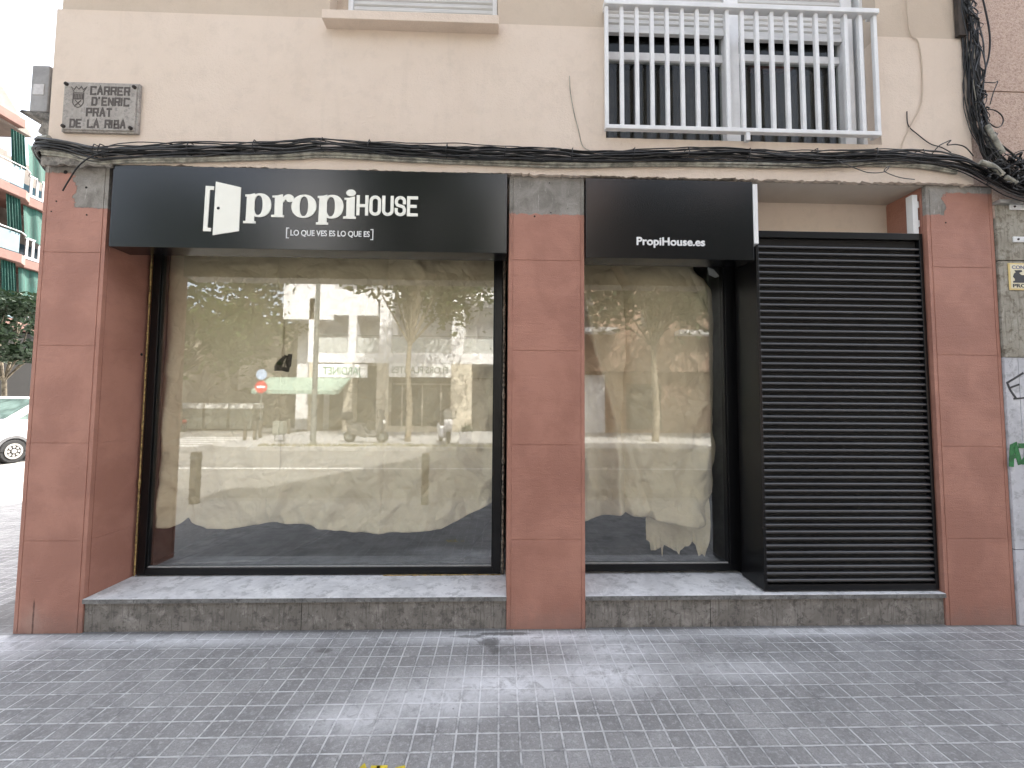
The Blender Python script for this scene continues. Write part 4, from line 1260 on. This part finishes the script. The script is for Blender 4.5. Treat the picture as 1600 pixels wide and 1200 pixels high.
for k, z in enumerate(floors):
    s = MB()
    s.prism([(GX-1.4, 2), (GX+.55, 2), (GX+.55, 14.6), (GX+.30, 14.95), (GX+.05, 15.15), (GX+.05, 22), (GX-1.4, 22)] if z < 12 else [(GX-1.4, 2), (GX+.55, 2), (GX+.55, 14.4), (GX-1.4, 14.4)], 'z', z-.28, z+.10)
    s.build('balcony_slab', M_PINK, GB, bevel=.02)
    if z > 12:
        continue
    p = MB()
    p.box(GX+.50, GX+.53, 2, 14.5, z+.14, z+.95)
    p.build('balcony_panel', M_PANEL, GB)
    rl = MB()
    rl.tube([(GX+.515, 2, z+1.05), (GX+.515, 14.55, z+1.05), (GX+.30, 14.9, z+1.05), (GX+.03, 15.1, z+1.05)], .03, 6)
    rl.box(GX-.0, GX+.06, 15.1, 22, z+1.0, z+1.08)
    rl.box(GX-.0, GX+.06, 15.1, 22, z+.12, z+.24)
    yy = 15.15
    while yy < 20:
        rl.box(GX+.01, GX+.05, yy, yy+.09, z+.2, z+1.02)
        yy += .24
    rl.build('balcony_railing', mat('grey_white_railing', (.42, .42, .42), .5, .08, 4), GB)
    MB().box(GX-.9, GX-.85, 15.2, 22, z+.1, z+1.0).build('balcony_panel', mat('dark_blue_glass', (.05, .09, .12), .2), GB)
    aw = MB()
    n = 40
    for (y0, y1, xo, z0, z1) in ((14.05, 14.55, .35, z+.95, z+2.5), (15.05, 17.6, -.10, z+1.0, z+2.5), (9.0, 13.2, .3, z+1.2, z+2.5)):
        vs, fs = [], []
        for i in range(n+1):
            y = y0+(y1-y0)*i/n
            dx = .05*math.sin(i*.8+k)
            vs += [(GX+xo+dx+.15, y, z0+.08*math.sin(i*.5)), (GX+xo+dx*.5, y, z1)]
        for i in range(n):
            fs.append((2*i, 2*i+2, 2*i+3, 2*i+1))
        aw.add(vs, fs, True)
    aw.build('awning', M_GREENA, GB)
    wi = MB()
    wi.box(GX-1.395, GX-1.36, 13.2, 14.2, z+.2, z+2.3)
    wi.build('window', mat('dark_far_glass', (.05, .05, .055), .15), GB)
    wf = MB()
    wf.box(GX-1.36, GX-1.33, 13.15, 13.25, z+.15, z+2.35)
    wf.box(GX-1.36, GX-1.33, 14.2, 14.3, z+.15, z+2.35)
    wf.build('window_frame', M_RAIL, GB)
MB().box(GX-1.45, GX-.05, 13.9, 22, .1, 4.6).build('dark_shopfront', M_DARK, GB)
MB().prism([(2, 13.2), (14.9, 13.2), (13.75, 14.6), (2, 15.2)], 'x', GX-1.3, GX+.3).build('top_floor', M_FARW, GB)

# ------------------------------------------------------------------ delivery van on the far left
V = thing('delivery_van', 'white delivery van parked in the sun on the far left', 'van', (-14.5, 10, -.13))
M_VAN = mat('white_van_paint', (.74, .75, .76), .25, .03, 2, coat=.4)
M_TYRE = mat('tyre_rubber', (.02, .02, .02), .8, .2, 20)
vx0, vx1, vz = -15.25, -13.45, -.13
side = [(7.55, .35), (7.55, .75), (7.68, .98), (8.55, 1.20), (9.45, 1.80), (9.75, 1.86), (11.9, 1.86), (12.05, 1.2), (12.05, .35),
        (11.62, .35), (11.55, .55), (11.4, .66), (11.2, .69), (11.0, .66), (10.85, .55), (10.78, .35),
        (9.17, .35), (9.10, .55), (8.95, .66), (8.75, .69), (8.55, .66), (8.40, .55), (8.33, .35)]
b_ = MB().prism([(y, z+vz) for y, z in side], 'x', vx0, vx1)
b_.build('body', M_VAN, V, bevel=.05)
wn_ = MB().prism([(8.78, 1.20+vz), (9.50, 1.69+vz), (9.78, 1.72+vz), (9.78, 1.20+vz)], 'x', vx1-.01, vx1+.004)
wn_.prism([(8.62, 1.25), (9.43, 1.80), (9.40, 1.83), (8.58, 1.28)][::1], 'x', vx0+.12, vx1-.12) if False else None
wn_.build('side_window', mat('van_glass', (.16, .22, .20), .08, .3, 2), V)
ws_ = MB().add([(vx0+.1, 8.60, 1.235+vz), (vx1-.1, 8.60, 1.235+vz), (vx1-.15, 9.40, 1.775+vz), (vx0+.15, 9.40, 1.775+vz)], [(0, 1, 2, 3)])
for q in ws_.v:
    q.y -= .012
    q.z += .012
ws_.build('windscreen', mat('van_glass', (.16, .22, .20)), V)
for wy in (8.75, 11.2):
    for wx, sgn in ((vx1-.20, 1), (vx0-.0, -1)):
        pts = [(wx+.1, wy+.31*math.cos(R(a)), .20+vz+.12+.31*math.sin(R(a))) for a in range(0, 361, 15)]
        ty = MB()
        ty.disc((wy, .33+vz), .33, 'x', (wx, wx+.2), 28)
        wo = ty.build('wheel', M_TYRE, V, bevel=.03)
        rm = MB()
        fx = wx+.2 if sgn > 0 else wx
        rm.ring([(wy+.215*math.cos(R(a)), .33+vz+.215*math.sin(R(a))) for a in range(0, 360, 15)], [(wy+.165*math.cos(R(a)), .33+vz+.165*math.sin(R(a))) for a in range(0, 360, 15)], 'x', (fx-.01, fx+.012))
        for a in range(0, 360, 45):
            rm.disc((wy+.12*math.cos(R(a)), .33+vz+.12*math.sin(R(a))), .035, 'x', (fx-.01, fx+.010), 8)
        rm.disc((wy, .33+vz), .06, 'x', (fx-.01, fx+.02), 12)
        rm.build('rim', mat('pale_steel_rim', (.5, .48, .45), .4, .1, 10, metal=.5), wo)
MB().ring([(8.75+.43*math.cos(R(a)), .33+vz+.43*math.sin(R(a))) for a in range(0, 181, 12)], [(8.75+.36*math.cos(R(a)), .33+vz+.36*math.sin(R(a))) for a in range(0, 181, 12)], 'x', (vx1-.02, vx1+.012)).build('wheel_arch', mat('grey_plastic_trim', (.13, .13, .135), .6, .1, 10), V)
MB().box(vx1-.01, vx1+.006, 9.9, 9.91, .5, 1.2).box(vx1+.0, vx1+.02, 10.0, 10.15, .93, .96).build('door_seam', M_DARK, V)

# ------------------------------------------------------------------ opposite side of the street (seen mirrored)
M_OWHITE = mat('white_painted_wall', (.66, .66, .67), .8, .06, 2)
M_OCREAM = mat('cream_stone_wall', (.50, .45, .36), .8, .12, 3)  # cream stone in its own even colour
M_ODARK = mat('dark_shop_interior', (.05, .045, .04), .6, .3, 2)
M_OGREY = mat('grey_street_metal', (.13, .14, .13), .5, .1, 6)
FS = thing('flower_shop_building', 'white modern building with recessed balconies above the flower shop, mirrored in the wide window', 'building', (-5, -20, 0))
Y0 = -20.0
f = MB()
f.box(-12.7, 3.2, Y0-8, Y0-1.8, 0, 15)          # back volume
f.box(-12.7, -9.8, Y0-1.8, Y0, 6.5, 15)
f.box(-9.8, 3.2, Y0-1.8, Y0, 7.75, 8.3)
f.box(-9.8, 3.2, Y0-1.8, Y0, 10.2, 15)
f.box(-9.8, -7.25, Y0-1.8, Y0-.01, 6.78, 7.75)
for x0, x1 in ((-11.2, -10.9), (-8.9, -8.45), (-7.1, -6.4), (-2.9, -2.2), (2.4, 3.2)):
    f.box(x0, x1, Y0-1.8, Y0, 4.1, 7.75)
f.box(-11.2, 3.2, Y0-1.8, Y0+.02, 3.98, 4.55)
f.build('wall', M_OWHITE, FS)
f = MB()
for x0, x1 in ((-7.2, -6.5), (-2.9, -1.7), (-11.1, -10.6), (-9.1, -8.6), (2.5, 3.2)):
    f.box(x0, x1, Y0-.9, Y0+.01, 0, 3.98)
f.box(-6.5, -2.9, Y0-.5, Y0-.02, 0, .3)
f.build('pillar', M_OCREAM, FS)
f = MB()
f.box(-10.6, -7.2, Y0-1.75, Y0-1.7, 0, 3.98)
f.box(-6.5, -2.9, Y0-.7, Y0-.65, .3, 3.2)
f.box(-1.7, 2.5, Y0-.7, Y0-.65, 0, 3.2)
f.build('shop_window', M_ODARK, FS)
f = MB()
f.box(-6.4, -2.95, Y0-.62, Y0-.58, 2.75, 2.85)
for x in (-5.9, -4.7, -3.6):
    f.box(x, x+.08, Y0-.62, Y0-.58, .3, 2.75)
f.build('shop_frame', M_OCREAM, FS)
f = MB()
f.box(-6.5, -2.9, Y0-.05, Y0+.03, 3.18, 3.97)
f.build('sign_board', M_WHITE, FS)
text_mesh('FLORS\u00b7PLANTES', -6.35, -3.1, 3.40, 3.80, Y0+.03, face=1, depth=.01, bold=.01).build('lettering', mat('grey_green_lettering', (.18, .24, .20), .6), FS)
f = MB()
f.box(-10.75, -7.75, Y0-.05, Y0+.03, 3.12, 3.90)
f.build('sign_board', M_WHITE, FS)
text_mesh('JARDINET', -10.3, -8.1, 3.28, 3.74, Y0+.03, face=1, depth=.01, bold=.01).build('lettering', mat('green_lettering', (.10, .26, .17), .6), FS)
for x0, x1, z0 in ((-10.9, -8.95, 4.6), (-8.4, -7.15, 4.6), (-6.35, -2.95, 4.6), (-2.15, 2.35, 4.6)):
    g = MB().box(x0, x1, Y0-.06, Y0-.03, z0, z0+.85)
    g.build('balcony_panel', mat('frosted_glass_panel', (.45, .47, .46), .2), FS)
    MB().tube([(x0, Y0-.04, z0+1.0), (x1, Y0-.04, z0+1.0)], .035, 6).build('handrail', M_OGREY, FS)
f = MB()
f.prism([(Y0+.0, 3.10), (Y0+1.7, 2.30), (Y0+1.7, 2.10), (Y0+.0, 3.02)], 'x', -13.3, -8.7)
f.build('awning', mat('pale_green_awning', (.25, .34, .28), .7), FS)
SB = thing('corner_house', 'brown shaded house behind the big tree across the junction, mirrored in the glass', 'building', (-24, -28, 0))
MB().box(-40, -14.2, -40, -27, 0, 7.6).build('wall', mat('brown_far_wall', (.19, .165, .125), .85, .15, 2), SB)
MB().box(-40, -24.5, -27, -26.3, 4.6, 5.1).build('balcony_slab', M_OWHITE, SB)
MB().box(-19.5, -16.8, -27.0, -26.9, 2.6, 5.0).build('cream_panel', M_OCREAM, SB)  # cream panel set on the brown wall
PB = thing('apartment_building', 'pink rendered building with balconies across the street, mirrored in the narrow window', 'building', (10, -20, 0))
f = MB()
f.box(3.6, 30, -30, -19.6, 3.6, 15)
f.box(3.6, 30, -30, -20.2, 0, 3.6)
f.build('wall', mat('salmon_render', (.26, .17, .125), .85, .08, 3), PB)
MB().box(3.6, 6.6, -19.6, -18.7, 5.75, 6.0).box(10.2, 13.6, -19.6, -18.9, 5.7, 5.95).build('balcony_slab', M_OWHITE, PB)
rl = MB()
for k in range(16):
    rl.box(3.65+k*.19, 3.68+k*.19, -18.75, -18.72, 6.0, 7.0)
rl.box(3.6, 6.6, -18.76, -18.71, 7.0, 7.05)
rl.build('balcony_railing', M_OGREY, PB)
f = MB()
for x in (4.2, 8.2, 14.5):
    f.box(x, x+1.2, -19.61, -19.58, 6.2, 8.2)
f.box(7.5, 9.6, -20.21, -20.18, .2, 2.9)
f.build('window', M_ODARK, PB)
MB().box(5.0, 6.2, -20.25, -20.15, 0, 3.4).build('white_wall_part', M_OWHITE, PB)  # plain white part of the ground floor wall

lp = thing('street_lamp', 'tall grey street lamp on the opposite kerb, mirrored in the wide window', 'street lamp', (-7.2, -12.2, 0))
MB().tube([(-7.2, -12.2, 0), (-7.2, -12.2, 1.2), (-7.2, -12.2, 9)], [.12, .10, .07], 12).build('pole', M_OGREY, lp)
MB().tube(spline([(-7.2, -12.2, 8.9), (-7.2, -11.9, 9.15), (-7.2, -10.8, 9.25)], 4), .035, 8).build('arm', M_OGREY, lp)
MB().box(-7.35, -7.05, -10.9, -10.2, 9.17, 9.3).build('lamp_head', M_OGREY, lp, bevel=.03)
ne = thing('no_entry_sign', 'red no-entry sign on a thin post across the junction, mirrored in the glass', 'sign', (-12.6, -18.0, 0))
MB().tube([(-12.6, -18, -.1), (-12.6, -18, 3.3)], .03, 8).build('post', M_OGREY, ne)
MB().disc((-12.6, 2.45), .32, 'y', (-17.96, -17.94), 28).build('disc', mat('red_sign', (.55, .03, .03), .4), ne)
MB().box(-12.82, -12.38, -17.938, -17.932, 2.39, 2.51).build('bar', M_WHITE, ne)
MB().disc((-12.6, 3.1), .28, 'y', (-17.96, -17.94), 28).build('upper_disc', mat('pale_blue_sign', (.35, .45, .6), .4), ne)
bd = None
M_BOLL = mat('dark_brown_bollard', (.075, .062, .045), .6, .2, 8)
for i, (x, y, lab) in enumerate(((-4.74, -2.84, 'dark bollard on the near kerb, mirrored in the left of the wide window'), (-1.17, -2.80, 'dark bollard on the near kerb, mirrored in the right of the wide window'),
                  (-10.6, -14.2, 'bollard at the opposite street corner nearest the litter bin'), (-10.9, -15.1, 'middle bollard at the opposite street corner'),
                  (-10.9, -14.0, 'bollard at the opposite street corner nearest the zebra crossing'), (-10.9, -17.6, 'bollard at the opposite corner standing apart near the no-entry sign'))):
    if bd is None:
        bd = thing('bollard', lab, 'bollard', (x, y, 0), 'bollards along the kerbs')
        MB().box(x-.055, x+.055, y-.055, y+.055, 0, .80).build('post', M_BOLL, bd, bevel=.012)
        MB().box(x-.057, x+.057, y-.057, y+.057, .70, .73).build('band', M_OGREY, bd)
    else:
        copy_tree(bd, (x, y, 0), 0, lab)
lb_ = thing('litter_bin', 'grey litter bin on two legs on the opposite pavement', 'litter bin', (-9.1, -13.4, 0))
MB().box(-9.35, -8.9, -13.55, -13.25, .30, .85).build('basket', mat('green_grey_bin', (.18, .19, .16), .6), lb_, bevel=.03)
MB().tube([(-9.3, -13.4, 0), (-9.3, -13.4, .3)], .02, 6).build('leg', M_OGREY, lb_)
MB().tube([(-8.95, -13.4, 0), (-8.95, -13.4, .3)], .02, 6).build('leg', M_OGREY, lb_)
rb = None
for i, (x, lab) in enumerate(((-20.6, 'grey waste container at the left end of the row across the junction'), (-19.1, 'second waste container from the left in the row across the junction'), (-17.6, 'third waste container from the left in the row across the junction'), (-16.1, 'grey waste container at the right end of the row across the junction'))):
    if rb is None:
        rb = thing('waste_container', lab, 'container', (x, -22.5, -.13), 'waste containers across the junction')
        MB().prism([(x-.65, -.0), (x+.65, 0), (x+.7, 1.25), (x-.7, 1.25)], 'y', -23.1, -21.9).build('body', mat('grey_green_plastic', (.12, .13, .11), .6, .2, 3), rb, bevel=.03)
        MB().prism([(-23.15, 1.25), (-21.85, 1.25), (-22.0, 1.55), (-23.0, 1.6)], 'x', x-.72, x+.72).build('lid', mat('pale_grey_lid', (.5, .5, .48), .5), rb, bevel=.03)
    else:
        copy_tree(rb, (x, -22.5, -.13), 0, lab)
pl = thing('planter', 'white square planter with small plant on the opposite pavement', 'planter', (-1.4, -13.0, 0))
MB().box(-1.66, -1.16, -13.25, -12.75, 0, .48).build('pot', M_WHITE, pl, bevel=.02)
gr = MB()
rnd = random.Random(3)
for k in range(90):
    a = rnd.uniform(0, 6.28)
    x, y = -1.41+rnd.gauss(0, .12), -13.0+rnd.gauss(0, .12)
    h = rnd.uniform(.15, .5)
    gr.add([(x, y, .46), (x+.03, y, .46), (x+.12*math.cos(a), y+.12*math.sin(a), .46+h)], [(0, 1, 2)])
gr.build('plant', M_LEAF2, pl)
wd_ = MB()
for k in range(1500):
    x = rnd.uniform(-9, 1)
    y = -11.75+rnd.gauss(0, .16)-(.4 if k % 3 == 0 and -5 < x < -2.8 else 0)
    a = rnd.uniform(0, 6.28)
    h = rnd.uniform(.03, .14)
    wd_.add([(x, y, -.0), (x+.02, y, 0), (x+.06*math.cos(a), y+.06*math.sin(a), h)], [(0, 1, 2)])
o = wd_.build('weeds', leaf_mat('dry_weeds', (.20, .17, .07), (.13, .13, .05)))
o['kind'] = 'stuff'
tag(o, 'dry weeds growing along the opposite kerb', 'weeds')

def scooter(label, loc, rz, mbody, topbox):
    t = thing('scooter', label, 'scooter', (0, 0, 0))
    MB().prism([(-.62, .42), (-.72, .62), (-.55, .80), (-.05, .74), (.10, .50), (.18, .34), (.55, .34), (.60, .50), (.72, 1.0), (.80, 1.0), (.84, .62), (.72, .40), (.60, .24), (.0, .22), (-.3, .30)], 'y', -.17, .17).build('body', mbody, t, bevel=.05)
    MB().prism([(-.68, .74), (-.60, .84), (-.1, .80), (.05, .74), (.0, .70), (-.5, .72)], 'y', -.15, .15).build('seat', M_TYRE, t, bevel=.03)
    for x in (-.62, .78):
        wv = MB().disc((x, .25), .25, 'y', (-.06, .06), 22).build('wheel', M_TYRE, t, bevel=.03)
        MB().disc((x, .25), .13, 'y', (-.065, .065), 16).build('rim', M_OGREY, wv)
    MB().tube([(.70, -.34, 1.04), (.74, 0, 1.0), (.70, .34, 1.04)], .022, 6).build('handlebar', M_TYRE, t)
    MB().prism([(.74, 1.0), (.80, .98), (.66, 1.38), (.63, 1.38)], 'y', -.17, .17).build('windshield', mat('smoked_screen', (.08, .08, .08), .15), t)
    for s in (-1, 1):
        MB().tube([(.70, .28*s, 1.04), (.68, .33*s, 1.25)], .01, 5).disc((.33*s, 1.28), .05, 'x', (.665, .69), 12).build('mirror', M_TYRE, t)
    MB().disc((0, .86), .08, 'x', (.82, .86), 14).build('headlight', M_WHITE, t)
    if topbox:
        MB().box(-.98, -.58, -.24, .24, .92, 1.24).build('top_box', M_TYRE, t, bevel=.08)
        MB().box(-.80, -.55, -.05, .05, .78, .92).build('rack', M_OGREY, t)
    t.location = loc
    t.rotation_euler = (0, 0, rz)
    return t
scooter('large dark scooter with a top box parked sideways on the opposite pavement', (-5.55, -13.1, 0), R(8), mat('dark_grey_scooter_paint', (.09, .088, .085), .3, .2, 3), True)
scooter('white scooter parked nose out on the opposite pavement', (-2.35, -13.4, 0), R(70), mat('white_scooter_paint', (.75, .75, .76), .25), False)
scooter('red scooter parked beside the waste containers across the junction', (-19.3, -20.9, -.13), R(190), mat('red_scooter_paint', (.35, .04, .03), .3), False)
